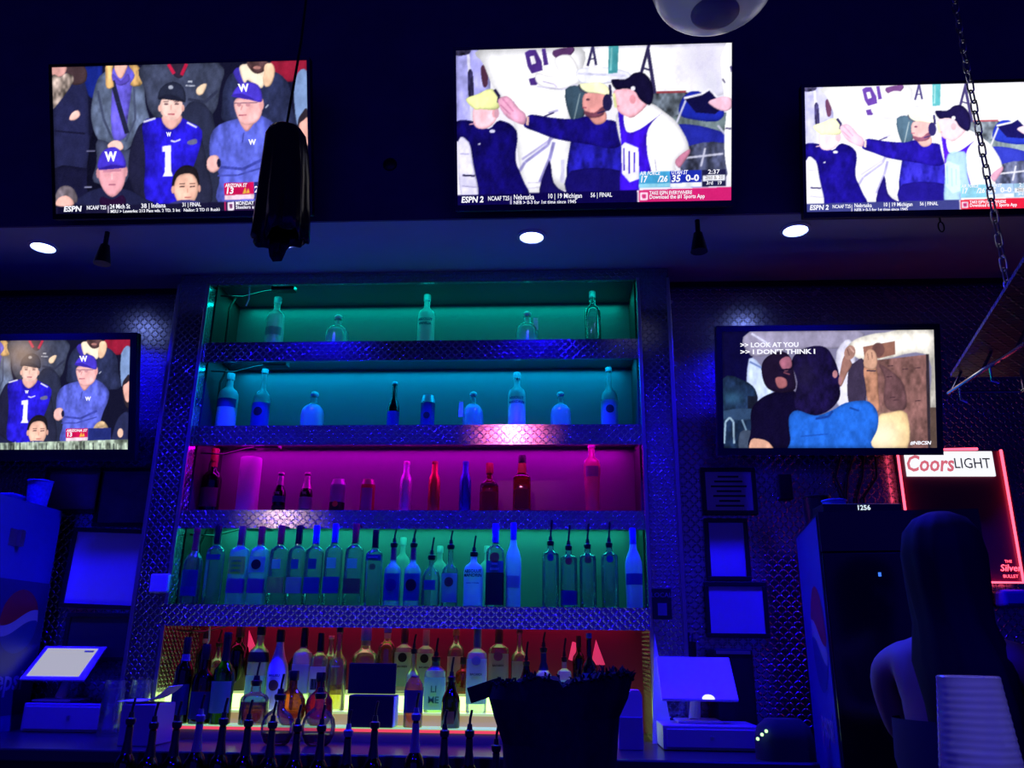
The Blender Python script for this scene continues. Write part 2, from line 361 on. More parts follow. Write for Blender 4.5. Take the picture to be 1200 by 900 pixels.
# ------------------------------------------------------------------ televisions
class Pic:
    """a small painted frame: shapes given in zoomed photo pixels, mapped through the screen's corners"""
    def __init__(s, corners, bg, nx=320, ny=180):
        s.nx, s.ny, s.ss = nx, ny, 2
        A = []; b = []
        for (x, y), (u, v) in zip(corners, ((0, 0), (1, 0), (1, 1), (0, 1))):
            A += [[x, y, 1, 0, 0, 0, -u * x, -u * y], [0, 0, 0, x, y, 1, -v * x, -v * y]]; b += [u, v]
        s.h = np.append(np.linalg.solve(np.array(A, float), np.array(b, float)), 1).reshape(3, 3)
        s.im = np.zeros((ny * 2, nx * 2, 3)); s.im[:] = np.array(bg) / 255
        s.rs = np.random.RandomState(5)
    def uv(s, p):
        q = s.h @ np.array([p[0], p[1], 1.0]); return q[0] / q[2], q[1] / q[2]
    def px(s, pts): return np.array([(u * s.nx * 2, v * s.ny * 2) for u, v in (s.uv(p) for p in pts)])
    def _mask(s, P, soft):
        h, w = s.im.shape[:2]
        x0, y0 = np.floor(P.min(0)).astype(int) - 3; x1, y1 = np.ceil(P.max(0)).astype(int) + 4
        x0, y0, x1, y1 = max(x0, 0), max(y0, 0), min(x1, w), min(y1, h)
        if x1 <= x0 or y1 <= y0: return None
        X, Y = np.meshgrid(np.arange(x0, x1) + 0.5, np.arange(y0, y1) + 0.5)
        ins = np.zeros(X.shape, bool); n = len(P)
        for i in range(n):
            (ax, ay), (bx, by) = P[i], P[(i + 1) % n]
            if ay == by: continue
            c = (ay > Y) != (by > Y)
            ins ^= c & (X < (bx - ax) * (Y - ay) / (by - ay) + ax)
        m = ins.astype(float)
        for _ in range(soft):
            q = np.pad(m, 1, mode='edge'); m = (q[1:-1, 1:-1] * 4 + q[:-2, 1:-1] * 2 + q[2:, 1:-1] * 2 + q[1:-1, :-2] * 2 + q[1:-1, 2:] * 2) / 12
        return (slice(y0, y1), slice(x0, x1)), m
    def poly(s, pts, col, sm=True, soft=1, a=1.0, tex=0.06):
        P = s.px(pts)
        if sm and len(P) > 3:
            Q = []; n = len(P)
            for i in range(n):
                p0, p1, p2, p3 = P[i - 1], P[i], P[(i + 1) % n], P[(i + 2) % n]
                for t in (0, .25, .5, .75):
                    Q.append(0.5 * (2 * p1 + (p2 - p0) * t * .7 + (2 * p0 - 5 * p1 + 4 * p2 - p3) * t * t * .7 + (3 * p1 - p0 - 3 * p2 + p3) * t ** 3 * .7) + .3 * 0.5 * (2 * (p1 * (1 - t) + p2 * t)) - .15 * 2 * p1 if False else p1 * (1 - t) + p2 * t + (0.5 * ((p2 - p0) * (t - 2*t*t + t**3) + (p3 - p1) * (t**3 - t*t)) - (p2 - p1) * 0.5 * ((t - 2*t*t + t**3) + (t**3 - t*t))))
            P = np.array(Q)
        r = s._mask(P, soft)
        if r is None: return
        sl, m = r; c = np.array(col) / 255
        k = m.shape
        def sm_noise(bh, bw):
            lo = s.rs.rand(k[0] // bh + 3, k[1] // bw + 3); yy = np.arange(k[0]) / bh; xx = np.arange(k[1]) / bw
            yi, xi = yy.astype(int), xx.astype(int); fy = (yy - yi)[:, None]; fx = (xx - xi)[None]; fy = fy*fy*(3-2*fy); fx = fx*fx*(3-2*fx)
            g = lambda dy, dx: lo[np.ix_(yi + dy, xi + dx)]
            return (g(0,0)*(1-fy)*(1-fx) + g(0,1)*(1-fy)*fx + g(1,0)*fy*(1-fx) + g(1,1)*fy*fx) - .5
        nz = sm_noise(26, 15) * 1.3 + sm_noise(9, 6) * .7
        sh = 0.0
        if sm and min(k) > 26:
            q = m
            w_ = max(2, min(k) // 14)
            for ax in (0, 1):
                for _ in range(2):
                    pd = np.pad(q, [(w_, w_) if i == ax else (0, 0) for i in (0, 1)]); cs_ = np.cumsum(pd, axis=ax); 
                    q = (np.take(cs_, np.arange(2*w_, 2*w_ + k[ax]), axis=ax) - np.take(cs_, np.arange(0, k[ax]), axis=ax)) / (2*w_)
            sh = (np.clip(q, .3, 1) - .85) * .5
        cc = np.clip(c * (1 + tex * 2.4 * nz[..., None] + (sh[..., None] if sm and min(k) > 26 else 0)), 0, 1)
        s.im[sl] = s.im[sl] * (1 - m[..., None] * a) + cc * m[..., None] * a
    def ell(s, cx, cy, rx, ry, col, rot=0.0, **k):
        c, n = math.cos(rot), math.sin(rot)
        s.poly([(cx + rx * math.cos(t) * c - ry * math.sin(t) * n, cy + rx * math.cos(t) * n + ry * math.sin(t) * c) for t in np.linspace(0, 2 * PI, 20)[:-1]], col, sm=False, **k)
    def line(s, pts, w, col, **k):
        for (ax, ay), (bx, by) in zip(pts, pts[1:]):
            d = math.hypot(bx - ax, by - ay) or 1; nx, ny = -(by - ay) / d * w / 2, (bx - ax) / d * w / 2
            s.poly([(ax + nx, ay + ny), (bx + nx, by + ny), (bx - nx, by - ny), (ax - nx, ay - ny)], col, sm=False, **k)
    def glow(s, cx, cy, rx, ry, col, a):
        P = s.px([(cx, cy), (cx + rx, cy), (cx, cy + ry)]); h, w = s.im.shape[:2]
        X, Y = np.meshgrid(np.arange(w), np.arange(h))
        d = ((X - P[0][0]) / max(1, abs(P[1][0] - P[0][0]))) ** 2 + ((Y - P[0][1]) / max(1, abs(P[2][1] - P[0][1]))) ** 2
        m = (a * np.exp(-d * 1.5))[..., None]; s.im = s.im * (1 - m) + np.array(col) / 255 * m
    def final(s):
        a = s.im; a = (a[::2, ::2] + a[1::2, ::2] + a[::2, 1::2] + a[1::2, 1::2]) / 4
        a = np.clip(a + (s.rs.rand(*a.shape[:2], 1) - .5) * .025, 0, 1)
        return np.where(a <= 0.04045, a / 12.92, ((a + 0.055) / 1.055) ** 2.4)

def paint_crowd(late=False):
    p = Pic([(186, 117), (1086, 90), (1086, 624), (198, 630)], (20, 20, 45))
    SK = (238, 188, 178)
    p.poly([(186,117),(300,117),(312,240),(304,475),(195,478)], (34,36,74)); p.poly([(195,470),(300,470),(330,480),(330,600),(196,605)], (22,22,52))
    p.line([(196,340),(300,350)], 6, (22,22,50)); p.poly([(330,330),(420,420),(420,590),(310,590)], (14,14,34))
    p.line([(305,411),(335,411)], 4, (120,120,160)); p.line([(297,536),(322,536)], 4, (150,150,190))
    p.poly([(300,117),(362,113),(345,215),(312,215)], (22,36,125)); p.poly([(240,115),(300,115),(305,165),(262,180),(240,150)], (66,48,54))
    p.poly([(186,110),(235,110),(233,140),(212,152),(188,145)], (205,150,145)); p.poly([(188,148),(215,152),(240,138),(262,165),(200,255),(190,250)], (168,150,142), tex=.3)
    p.poly([(246,300),(255,278),(275,268),(284,285),(265,303)], SK)
    p.poly([(372,132),(345,160),(326,230),(322,300),(345,370),(400,402),(440,410),(480,370),(525,320),(510,240),(505,140),(470,112),(400,112)], (92,104,134), tex=.15)
    p.poly([(345,370),(440,410),(470,390),(440,520),(330,520),(340,450)], (64,70,100))
    p.line([(345,200),(365,300),(395,370)], 8, (66,74,104)); p.line([(470,180),(475,300),(440,380)], 7, (70,78,108))
    p.poly([(392,125),(470,118),(462,200),(448,300),(442,362),(400,372),(390,300),(394,200)], (98,88,205), tex=.12)
    p.poly([(405,105),(448,105),(440,138),(425,158),(408,138)], (228,172,158)); p.poly([(398,140),(425,165),(450,140),(455,165),(425,182),(395,165)], (84,70,178))
    p.line([(396,165),(415,240),(446,350)], 17, (34,36,66))
    p.poly([(374,110),(398,108),(394,150),(402,185),(376,190),(372,150)], (206,164,108), tex=.2); p.poly([(452,108),(480,106),(506,150),(494,182),(458,180),(474,145)], (202,160,102), tex=.2)
    p.poly([(378,390),(400,374),(425,380),(432,402),(412,412),(385,404)], SK)
    p.poly([(505,105),(768,100),(772,200),(745,285),(650,310),(540,290),(508,200)], (60,66,92), tex=.12); p.poly([(640,270),(745,280),(765,600),(640,600)], (40,44,70))
    p.line([(660,230),(720,240),(765,200)], 10, (46,50,76)); p.poly([(590,104),(655,104),(642,150),(615,150)], (44,34,54)); p.line([(592,106),(612,140)], 12, (190,30,70)); p.line([(656,104),(638,145)], 12, (190,30,70))
    p.poly([(688,205),(694,188),(716,175),(727,180),(714,210),(698,216)], (240,208,178)); p.line([(660,168),(676,168)], 6, (200,205,225)); p.line([(652,182),(686,183)], 4, (190,195,215))
    p.poly([(958,94),(1086,90),(1086,150),(1000,170),(965,140)], (138,26,52)); p.poly([(780,240),(795,165),(835,130),(945,125),(1012,165),(1028,250),(1030,335),(800,320)], (42,48,84), tex=.12)
    p.poly([(820,135),(850,120),(870,200),(850,190)], (62,50,170)); p.poly([(842,118),(872,104),(940,108),(930,180),(908,190),(872,162),(862,180)], (238,218,196))
    p.poly([(872,95),(942,94),(936,125),(908,140),(884,128)], (84,58,62), tex=.2); p.poly([(934,108),(958,102),(970,130),(956,178),(934,186),(926,160),(930,140)], (238,196,164)); p.ell(906,118,14,6,(190,130,125))
    p.line([(934,262),(944,250)], 5, (170,175,200))
    p.poly([(1040,160),(1086,130),(1086,300),(1045,320)], (116,140,186)); p.poly([(1048,320),(1060,285),(1086,270),(1086,420),(1060,400)], (44,36,48)); p.poly([(1052,325),(1070,305),(1086,300),(1086,390),(1066,390)], (228,170,160))
    p.poly([(500,312),(470,360),(452,430),(452,510),(490,580),(560,590),(560,330)], (30,30,58)); p.poly([(690,350),(722,440),(740,590),(640,590)], (36,38,62))
    p.poly([(500,314),(545,296),(572,300),(600,332),(632,298),(660,308),(708,342),(694,420),(662,500),(618,595),(512,595),(508,430)], (38,28,200), tex=.14)
    p.line([(503,310),(545,297)], 7, (225,225,250)); p.line([(655,312),(690,330)], 6, (225,225,250)); p.poly([(655,380),(685,370),(690,385),(665,392)], (110,110,150))
    p.poly([(574,285),(632,285),(634,310),(600,338),(570,312)], (222,168,160)); p.ell(601,258,41,47,(246,202,192)); p.ell(586,260,16,30,(250,214,204)); p.ell(560,262,5,12,(235,180,170)); p.ell(642,262,5,12,(225,170,160))
    p.poly([(556,232),(560,200),(580,178),(608,168),(635,178),(650,205),(650,240),(625,225),(585,222)], (36,40,62)); p.poly([(553,226),(600,214),(652,240),(620,236),(575,230)], (28,30,50)); p.ell(600,188,9,7,(160,165,185))
    for ex in (583, 620): p.ell(ex, 247, 8, 3, (90,60,70)); p.line([(ex-9,239),(ex+9,238)], 3, (80,55,60))
    p.line([(601,250),(600,268)], 4, (225,170,160)); p.line([(588,283),(612,283)], 5, (190,95,110))
    p.poly([(568,396),(598,392),(598,482),(604,500),(568,502),(576,486),(578,414),(568,414)], (250,250,255), sm=False); p.line([(598,376),(612,380),(632,372)], 5, (240,240,255))
    p.poly([(738,360),(770,320),(840,298),(915,288),(976,330),(985,380),(950,480),(940,600),(765,600),(768,500),(735,440)], (88,98,206), tex=.12); p.line([(770,470),(850,478),(930,440)], 10, (62,70,168)); p.line([(760,500),(830,500),(930,470)], 6, (66,74,170)); p.line([(855,350),(850,385)], 4, (60,64,150))
    p.poly([(724,448),(738,430),(764,432),(770,470),(748,490),(726,478)], (236,180,176)); p.ell(766,456,7,16,(30,30,60))
    p.poly([(838,290),(905,285),(890,320),(862,345)], (220,160,160)); p.poly([(822,240),(850,222),(920,225),(924,260),(912,300),(885,320),(850,318),(832,290)], (238,178,178)); p.ell(920,250,8,20,(225,160,160))
    p.poly([(818,222),(826,195),(850,176),(885,170),(915,188),(922,238),(890,236),(850,222)], (72,56,200)); p.poly([(812,218),(850,210),(895,232),(860,230)], (56,40,170))
    p.line([(824,244),(905,242)], 3, (90,70,100)); p.line([(838,288),(866,286)], 4, (160,80,100)); p.ell(840,250,8,7,(200,140,150)); p.ell(872,250,9,7,(200,140,150)); p.line([(852,252),(846,270)], 4, (215,150,150))
    p.poly([(268,600),(290,565),(350,540),(440,545),(500,575),(525,600)], (30,32,66)); p.poly([(355,570),(392,580),(430,565),(435,600),(355,600)], (36,14,50))
    p.poly([(344,470),(440,462),(438,510),(424,548),(394,572),(366,552),(348,512)], (230,162,174)); p.ell(344,490,6,16,(215,150,160)); p.ell(440,485,6,16,(215,150,160)); p.line([(380,528),(405,528)], 4, (180,100,130)); p.line([(392,490),(392,510)], 6, (240,200,205)); p.line([(362,482),(424,478)], 8, (190,125,150))
    p.poly([(346,475),(350,430),(372,404),(405,398),(432,425),(440,468),(400,462)], (68,52,205)); p.poly([(344,476),(394,460),(441,468),(400,474)], (46,30,150))
    p.poly([(600,545),(606,500),(630,470),(660,462),(688,480),(697,530),(690,560),(612,565)], (28,24,32)); p.poly([(606,545),(618,505),(645,492),(676,497),(692,530),(688,570),(668,596),(628,596),(612,575)], (236,184,164)); p.ell(604,548,6,14,(225,165,150)); p.ell(696,545,5,13,(215,160,145)); p.poly([(590,600),(628,585),(668,585),(705,600)], (60,60,130))
    for ex in (636, 672): p.line([(ex-9,538),(ex+9,537)], 4, (50,35,40)); p.line([(ex-10,528),(ex+10,527)], 3, (70,50,50))
    p.line([(655,545),(655,560)], 6, (220,165,145)); p.line([(644,576),(668,575)], 4, (180,100,100))
    p.poly([(198,590),(205,545),(232,530),(262,545),(270,590)], (104,94,104), tex=.2); p.poly([(200,600),(206,575),(235,565),(258,582),(255,602)], (230,175,165))
    if late:
        p.poly([(905,596),(912,530),(935,495),(965,492),(990,530),(995,596)], (215,180,140), tex=.2); p.poly([(925,600),(930,535),(960,520),(978,545),(976,600)], (240,195,180)); p.poly([(1005,560),(1035,470),(1086,450),(1086,600),(1010,600)], (38,42,80)); p.ell(1045,545,14,22,(235,190,170))
    p.poly([(783,527),(888,524),(889,583),(785,586)], (205,18,84), sm=False); p.poly([(785,570),(889,566),(889,583),(785,586)], (240,215,232), sm=False); p.poly([(889,524),(1000,521),(1000,580),(889,583)], (36,46,120), sm=False); p.poly([(848,565),(858,540),(862,560),(868,545),(874,562)], (240,190,70), sm=False)
    if late:
        p.poly([(186,606),(1086,575),(1086,640),(186,650)], (150,165,150), sm=False, tex=.3)
        for i in range(46): x = 186 + i * 20 + rnd.random() * 10; p.line([(x, 600 - rnd.random() * 14), (x + 2, 640)], 3 + rnd.random() * 5, rnd.choice([(30,34,40),(215,230,215),(90,100,100),(185,200,190)]), a=.8)
        p.glow(560,170,120,110,(225,180,140),.55)  # warm reflection on the screen glass, painted into the picture
    else:
        p.poly([(186,606),(1086,586),(1086,645),(186,655)], (24,22,54), sm=False, tex=.01); p.poly([(205,606),(300,603),(300,650),(205,650)], (14,12,44), sm=False)
        p.line([(378,602),(379,640)], 4, (200,190,210)); p.poly([(783,594),(1086,586),(1086,645),(785,645)], (44,24,70), sm=False); p.line([(786,592),(787,632)], 4, (220,40,110)); p.poly([(795,594),(818,593),(818,622),(796,623)], (235,225,240), sm=False); p.poly([(801,600),(812,600),(812,616),(802,616)], (120,60,110), sm=False)
    return p

def paint_sideline(bright=False):
    p = Pic([(102, 187), (1071, 146), (1071, 707), (111, 718)], (236, 233, 248))
    V = (72, 44, 128)
    p.poly([(95,180),(200,180),(215,430),(100,450)], (158,156,222), tex=.1); p.line([(145,200),(160,440)], 10, (225,222,245)); p.poly([(144,262),(160,260),(164,348),(148,350)], (40,36,70), tex=.5); p.poly([(100,185),(150,183),(145,200),(105,205)], (60,56,90), tex=.4)
    p.poly([(188,245),(208,240),(212,300),(196,310)], (80,45,70)); p.poly([(520,165),(1080,140),(1080,320),(800,335),(520,300)], (240,238,252), tex=.05)
    p.glow(960,200,120,120,(205,200,228),.7); p.glow(1000,300,60,60,(190,188,220),.5)
    p.poly([(188,180),(520,160),(532,285),(500,430),(502,640),(480,668),(440,640),(424,560),(398,682),(345,684),(318,560),(300,430),(240,330),(200,240)], (250,249,255), tex=.02)
    for a in ([(420,400),(455,390)], [(330,560),(430,490),(450,480)], [(300,360),(290,420)]): p.line(a, 8, (178,172,216), soft=3)
    p.line([(322,600),(340,570),(420,510),(440,450)], 10, (150,144,205), soft=4); p.line([(392,640),(425,560),(440,500)], 12, (140,134,200), soft=4); p.line([(350,640),(395,640)], 5, (205,200,225), soft=2); p.line([(350,660),(395,655)], 4, (205,200,225), soft=2); p.line([(470,560),(470,640)], 14, (205,202,232), soft=4)
    p.poly([(424,565),(440,640),(480,672),(502,655),(505,700),(390,700)], (20,14,86)); p.line([(405,412),(440,398)], 5, (40,30,90))
    p.poly([(338,192),(352,183),(376,182),(396,220),(400,252),(362,264),(348,240)], V, sm=False); p.poly([(355,205),(370,202),(377,228),(362,233)], (248,246,255), sm=False); p.poly([(396,178),(409,176),(420,232),(404,236)], V, sm=False); p.poly([(352,282),(376,276),(390,292),(378,304),(358,304)], V, sm=False)
    p.poly([(436,184),(506,170),(498,198),(448,210)], (78,46,92)); p.poly([(440,212),(495,198),(528,255),(526,295),(450,320),(385,302),(376,262),(420,270),(455,262)], (252,250,255), tex=.02); p.line([(400,290),(440,300),(450,310)], 5, (190,180,215), soft=2); p.line([(380,308),(470,318),(520,300)], 5, (200,195,225), soft=2)
    p.poly([(478,318),(545,306),(560,330),(540,420),(500,425)], (52,72,90)); p.line([(530,330),(510,420)], 4, (130,150,160))
    p.poly([(520,250),(600,238),(700,255),(690,285),(560,300),(524,285)], (228,228,248)); p.line([(522,262),(690,268)], 8, (206,205,234), soft=3)
    p.line([(556,236),(574,166)], 9, (52,46,92)); p.line([(586,232),(574,166)], 9, (52,46,92)); p.line([(562,212),(582,210)], 5, (52,46,92))
    p.poly([(630,163),(665,161),(661,258),(628,262)], (62,142,152), sm=False); p.line([(640,170),(637,250)], 7, (120,190,195), soft=2)
    p.line([(772,158),(744,262)], 11, (46,40,82)); p.line([(768,175),(796,345)], 13, (46,40,82)); p.line([(750,240),(785,250)], 7, (46,40,82))
    p.poly([(780,340),(830,322),(910,325),(940,345),(880,440),(800,400)], (84,92,104), tex=.35); p.line([(800,325),(905,322)], 8, (150,60,70)); p.poly([(870,405),(1060,395),(1055,480),(880,450)], (98,112,118), tex=.2)
    p.poly([(880,400),(895,340),(950,320),(1040,380),(1020,425),(930,420)], (26,38,158)); p.poly([(868,448),(905,436),(985,448),(1052,472),(1045,505),(890,525)], (32,38,146)); p.poly([(888,525),(1046,503),(1052,620),(905,620)], (62,66,92), tex=.35)
    for a in ([(905,350),(868,440)], [(1045,470),(1020,440)], [(975,520),(960,585)], [(905,555),(1040,540)], [(880,590),(890,560)]): p.line(a, 7, (196,196,220), soft=2)
    p.poly([(1030,230),(1034,185),(1075,155),(1080,650),(1050,580),(1044,470),(1050,390),(1036,300)], (250,249,255), tex=.03); p.line([(1036,275),(1046,290)], 5, (70,60,110)); p.line([(1048,450),(1070,452)], 6, (80,70,120)); p.line([(1066,230),(1071,250)], 8, (70,60,110))
    p.poly([(898,345),(990,316),(1046,372),(1010,400),(940,395)], (16,14,64), sm=False); p.line([(898,345),(960,330),(990,312),(1030,355)], 8, (240,238,252)); p.poly([(985,360),(1010,345),(1045,338),(1070,348),(1066,382),(1030,388)], (232,182,204))
    p.poly([(105,430),(170,430),(215,455),(255,425),(312,462),(308,560),(330,620),(350,700),(178,700),(160,580),(148,500),(102,496)], (16,10,94), tex=.15); p.poly([(112,498),(148,500),(165,580),(182,690),(125,690)], (212,208,238)); p.line([(128,614),(170,616)], 6, (20,14,60)); p.line([(120,540),(150,542)], 3, (150,145,190)); p.line([(125,650),(175,655)], 3, (150,145,190))
    p.poly([(164,385),(200,378),(245,382),(246,410),(228,442),(196,456),(166,442)], (250,192,206)); p.ell(236,402,9,14,(235,165,180)); p.line([(150,440),(170,436)], 4, (230,170,190)); p.line([(180,508),(188,506)], 5, (225,225,250)); p.ell(228,463,10,6,(215,215,245))
    p.poly([(137,354),(180,335),(215,318),(240,325),(252,360),(245,388),(190,388),(168,388)], (228,232,160)); p.line([(235,320),(252,345),(248,365)], 11, (34,28,72)); p.ell(243,402,8,16,(200,150,170))
    p.poly([(500,490),(560,480),(680,480),(682,560),(676,690),(498,690)], (30,26,146), tex=.22); p.poly([(500,600),(676,600),(676,690),(498,690)], (20,14,96)); p.poly([(338,425),(362,405),(430,415),(510,420),(560,408),(615,420),(662,432),(684,490),(650,522),(560,508),(450,490),(380,465),(338,448)], (22,14,118), tex=.15)
    p.poly([(246,358),(270,342),(290,350),(320,385),(342,405),(338,440),(300,428),(268,405)], (228,164,196)); p.line([(262,350),(300,395)], 5, (205,130,170)); p.line([(255,372),(290,405)], 4, (200,125,165)); p.line([(350,412),(348,442)], 9, (232,190,180))
    p.poly([(560,395),(615,390),(622,425),(590,440),(566,420)], (200,136,130)); p.poly([(538,365),(548,330),(600,326),(622,340),(618,390),(580,412),(552,405),(544,388)], (222,150,148)); p.poly([(545,392),(580,398),(612,375),(612,405),(575,416),(550,408)], (110,60,80), soft=3); p.line([(538,380),(552,380)], 4, (150,60,90)); p.ell(558,352,7,4,(90,50,70))
    p.poly([(526,300),(560,294),(600,292),(632,312),(632,336),(590,330),(556,328),(540,318)], (238,238,194)); p.line([(526,300),(532,320),(555,330)], 5, (60,60,80)); p.ell(626,362,17,30,(32,28,74)); p.line([(634,300),(638,340)], 9, (32,28,74)); p.line([(622,390),(590,400)], 4, (32,28,74))
    p.poly([(655,410),(700,395),(770,362),(830,395),(880,440),(918,525),(868,562),(866,640),(740,640),(690,560)], (250,248,255), tex=.02); p.poly([(664,392),(680,388),(686,440),(700,466),(740,455),(790,420),(818,398),(785,430),(766,470),(768,540),(782,600),(786,640),(740,640),(738,690),(674,690),(676,520)], (58,20,220), tex=.1)
    p.poly([(650,320),(690,312),(735,318),(770,360),(720,412),(690,408),(664,392),(652,350)], (248,180,196)); p.ell(715,350,11,16,(228,150,165)); p.line([(650,372),(668,375)], 4, (190,100,130)); p.line([(648,330),(656,380)], 10, (236,236,170), soft=3)
    p.poly([(640,282),(690,280),(720,258),(755,258),(782,290),(788,340),(775,370),(742,352),(722,322),(690,312),(655,316)], (18,14,48)); p.ell(716,312,8,8,(238,235,250))
    p.poly([(868,562),(915,525),(920,538),(895,575),(880,590)], (190,120,150)); p.poly([(676,512),(688,500),(736,520),(740,628),(706,640),(678,608)], (245,243,255), sm=False); p.line([(704,530),(704,610)], 6, (70,40,200)); p.line([(722,535),(722,605)], 5, (70,40,200)); p.line([(684,520),(686,600)], 5, (70,40,200)); p.line([(795,560),(800,600)], 4, (190,185,215))
    if bright: p.poly([(690,470),(740,458),(766,470),(770,560),(784,640),(740,640),(738,690),(674,690),(676,560)], (150,215,232), soft=4, a=.8); p.im = 1 - (1 - p.im) ** 1.75; p.im = p.im * np.array([1, 1, 1.0]); tk, rb = (64,68,140), (232,34,66)
    else: tk, rb = (12,6,72), (206,32,112)
    p.poly([(740,605),(848,601),(849,657),(740,660)], (150,215,240) if bright else (64,156,206), sm=False); p.poly([(849,601),(962,597),(963,657),(850,660)], (170,200,245) if bright else (30,46,176), sm=False); p.poly([(850,644),(963,640),(963,656),(850,660)], (235,240,250), sm=False); p.poly([(740,646),(848,643),(848,656),(740,660)], (140,205,232), sm=False); p.poly([(964,598),(1050,595),(1050,655),(964,657)], (30,30,70) if not bright else (150,190,220), sm=False); p.poly([(967,617),(1048,614),(1048,634),(967,637)], (232,234,244), sm=False)
    p.poly([(95,682),(735,667),(736,730),(95,740)], tk, sm=False, tex=.02); p.poly([(734,668),(1085,657),(1085,720),(736,730)], rb, sm=False, tex=.02); p.line([(735,668),(737,716)], 5, (235,225,240)); p.poly([(742,676),(770,675),(771,702),(743,703)], (245,225,240), sm=False); p.poly([(749,682),(764,681),(764,696),(750,697)], (200,50,120), sm=False); p.line([(292,686),(293,722)], 4, (210,205,225))
    return p

def paint_film():
    p = Pic([(100, 75), (1100, 72), (1112, 620), (108, 612)], (128, 124, 158))
    p.poly([(90,60),(245,60),(232,300),(225,470),(90,450)], (10,8,52)); p.poly([(240,70),(740,70),(700,150),(430,160),(240,190)], (146,140,168)); p.line([(240,85),(330,140)], 10, (205,205,235), soft=3); p.poly([(228,200),(300,250),(345,350),(285,400),(222,400)], (196,212,255), soft=3); p.line([(232,215),(300,250)], 9, (110,130,190), soft=3)
    p.poly([(95,300),(225,310),(270,380),(245,440),(240,630),(95,630)], (26,42,72), tex=.2); p.poly([(105,440),(240,430),(245,480),(110,480)], (44,66,100)); p.poly([(222,372),(268,374),(266,430),(222,430)], (22,26,46), sm=False); p.line([(112,590),(118,490),(138,470),(155,490),(158,590)], 9, (150,178,205), soft=2); p.poly([(185,540),(240,535),(240,630),(185,630)], (60,72,96)); p.line([(195,480),(215,530)], 8, (120,150,180), soft=2); p.glow(150,380,60,40,(60,110,150),.6)
    p.poly([(640,170),(720,130),(720,410),(640,410)], (214,212,236), soft=2); p.poly([(690,160),(720,120),(790,95),(870,84),(1115,70),(1120,440),(1078,435),(1070,188),(840,212),(745,205)], (252,246,236), soft=3)
    p.poly([(764,150),(915,124),(916,186),(840,204),(770,195)], (146,100,88), sm=False); p.ell(836,165,30,34,(110,74,74), soft=3); p.poly([(695,250),(720,225),(770,214),(775,410),(696,410)], (58,48,74))
    p.poly([(828,212),(1066,188),(1076,630),(800,630)], (128,90,88), sm=False, tex=.14); p.poly([(842,230),(866,300),(860,400),(890,445),(960,440),(968,380),(940,300)], (104,72,78), soft=4, tex=.1)
    for (x, y) in ((880,240),(950,255),(1010,250),(875,290),(905,398),(1010,402),(890,385)): p.line([(x,y),(x+26,y-2)], 4, (70,46,56))
    p.poly([(800,630),(830,480),(880,455),(970,460),(966,630)], (238,202,150), soft=6); p.glow(850,560,100,90,(255,244,215),.95)
    p.line([(1068,186),(1076,625)], 15, (52,42,52)); p.poly([(1080,432),(1118,432),(1118,635),(1080,635)], (90,72,66), sm=False)
    p.poly([(676,190),(712,225),(690,270),(662,330),(648,320),(655,270)], (156,112,104)); p.ell(702,176,26,34,(172,128,118), rot=.3); p.line([(700,150),(722,175)], 7, (200,160,150)); p.line([(690,160),(700,190)], 4, (110,76,76)); p.poly([(768,245),(825,245),(834,330),(838,450),(790,420),(776,330)], (176,124,102), tex=.12); p.poly([(768,240),(775,180),(800,160),(825,180),(832,225),(815,255)], (196,150,128)); p.line([(780,260),(825,262)], 6, (60,50,70)); p.line([(785,180),(790,210)], 4, (140,100,90)); p.line([(805,175),(808,205)], 4, (140,100,90))
    p.poly([(238,440),(270,395),(320,365),(380,352),(460,375),(470,630),(240,630),(238,520)], (14,9,42)); p.poly([(236,575),(270,568),(320,585),(340,630),(236,630)], (208,156,136)); p.poly([(286,250),(300,205),(340,178),(390,170),(425,200),(440,270),(446,340),(400,358),(340,352),(302,320)], (26,16,42)); p.poly([(370,215),(400,192),(424,200),(430,235),(405,262),(385,250)], (156,94,116)); p.poly([(352,292),(378,285),(404,300),(405,330),(375,340),(358,325)], (166,98,106)); p.line([(370,255),(430,250)], 8, (20,12,40)); p.line([(390,265),(420,275)], 6, (130,70,90))
    p.poly([(428,215),(470,165),(530,145),(590,152),(625,200),(648,260),(655,330),(650,392),(590,450),(500,470),(450,440),(440,380),(455,310)], (22,15,56), tex=.2); p.glow(490,280,60,90,(40,34,66),.5); p.ell(632,275,12,18,(190,130,140)); p.ell(655,305,8,20,(170,120,130))
    p.poly([(414,500),(420,460),(455,440),(540,465),(620,440),(680,408),(770,398),(812,420),(834,465),(830,530),(800,590),(792,640),(440,640),(422,570)], (34,98,206), tex=.08); p.line([(700,430),(745,445)], 8, (24,70,165), soft=3); p.line([(470,560),(600,550)], 6, (28,82,185), soft=3); p.line([(620,445),(600,470),(540,480)], 10, (22,60,150), soft=3)
    return p

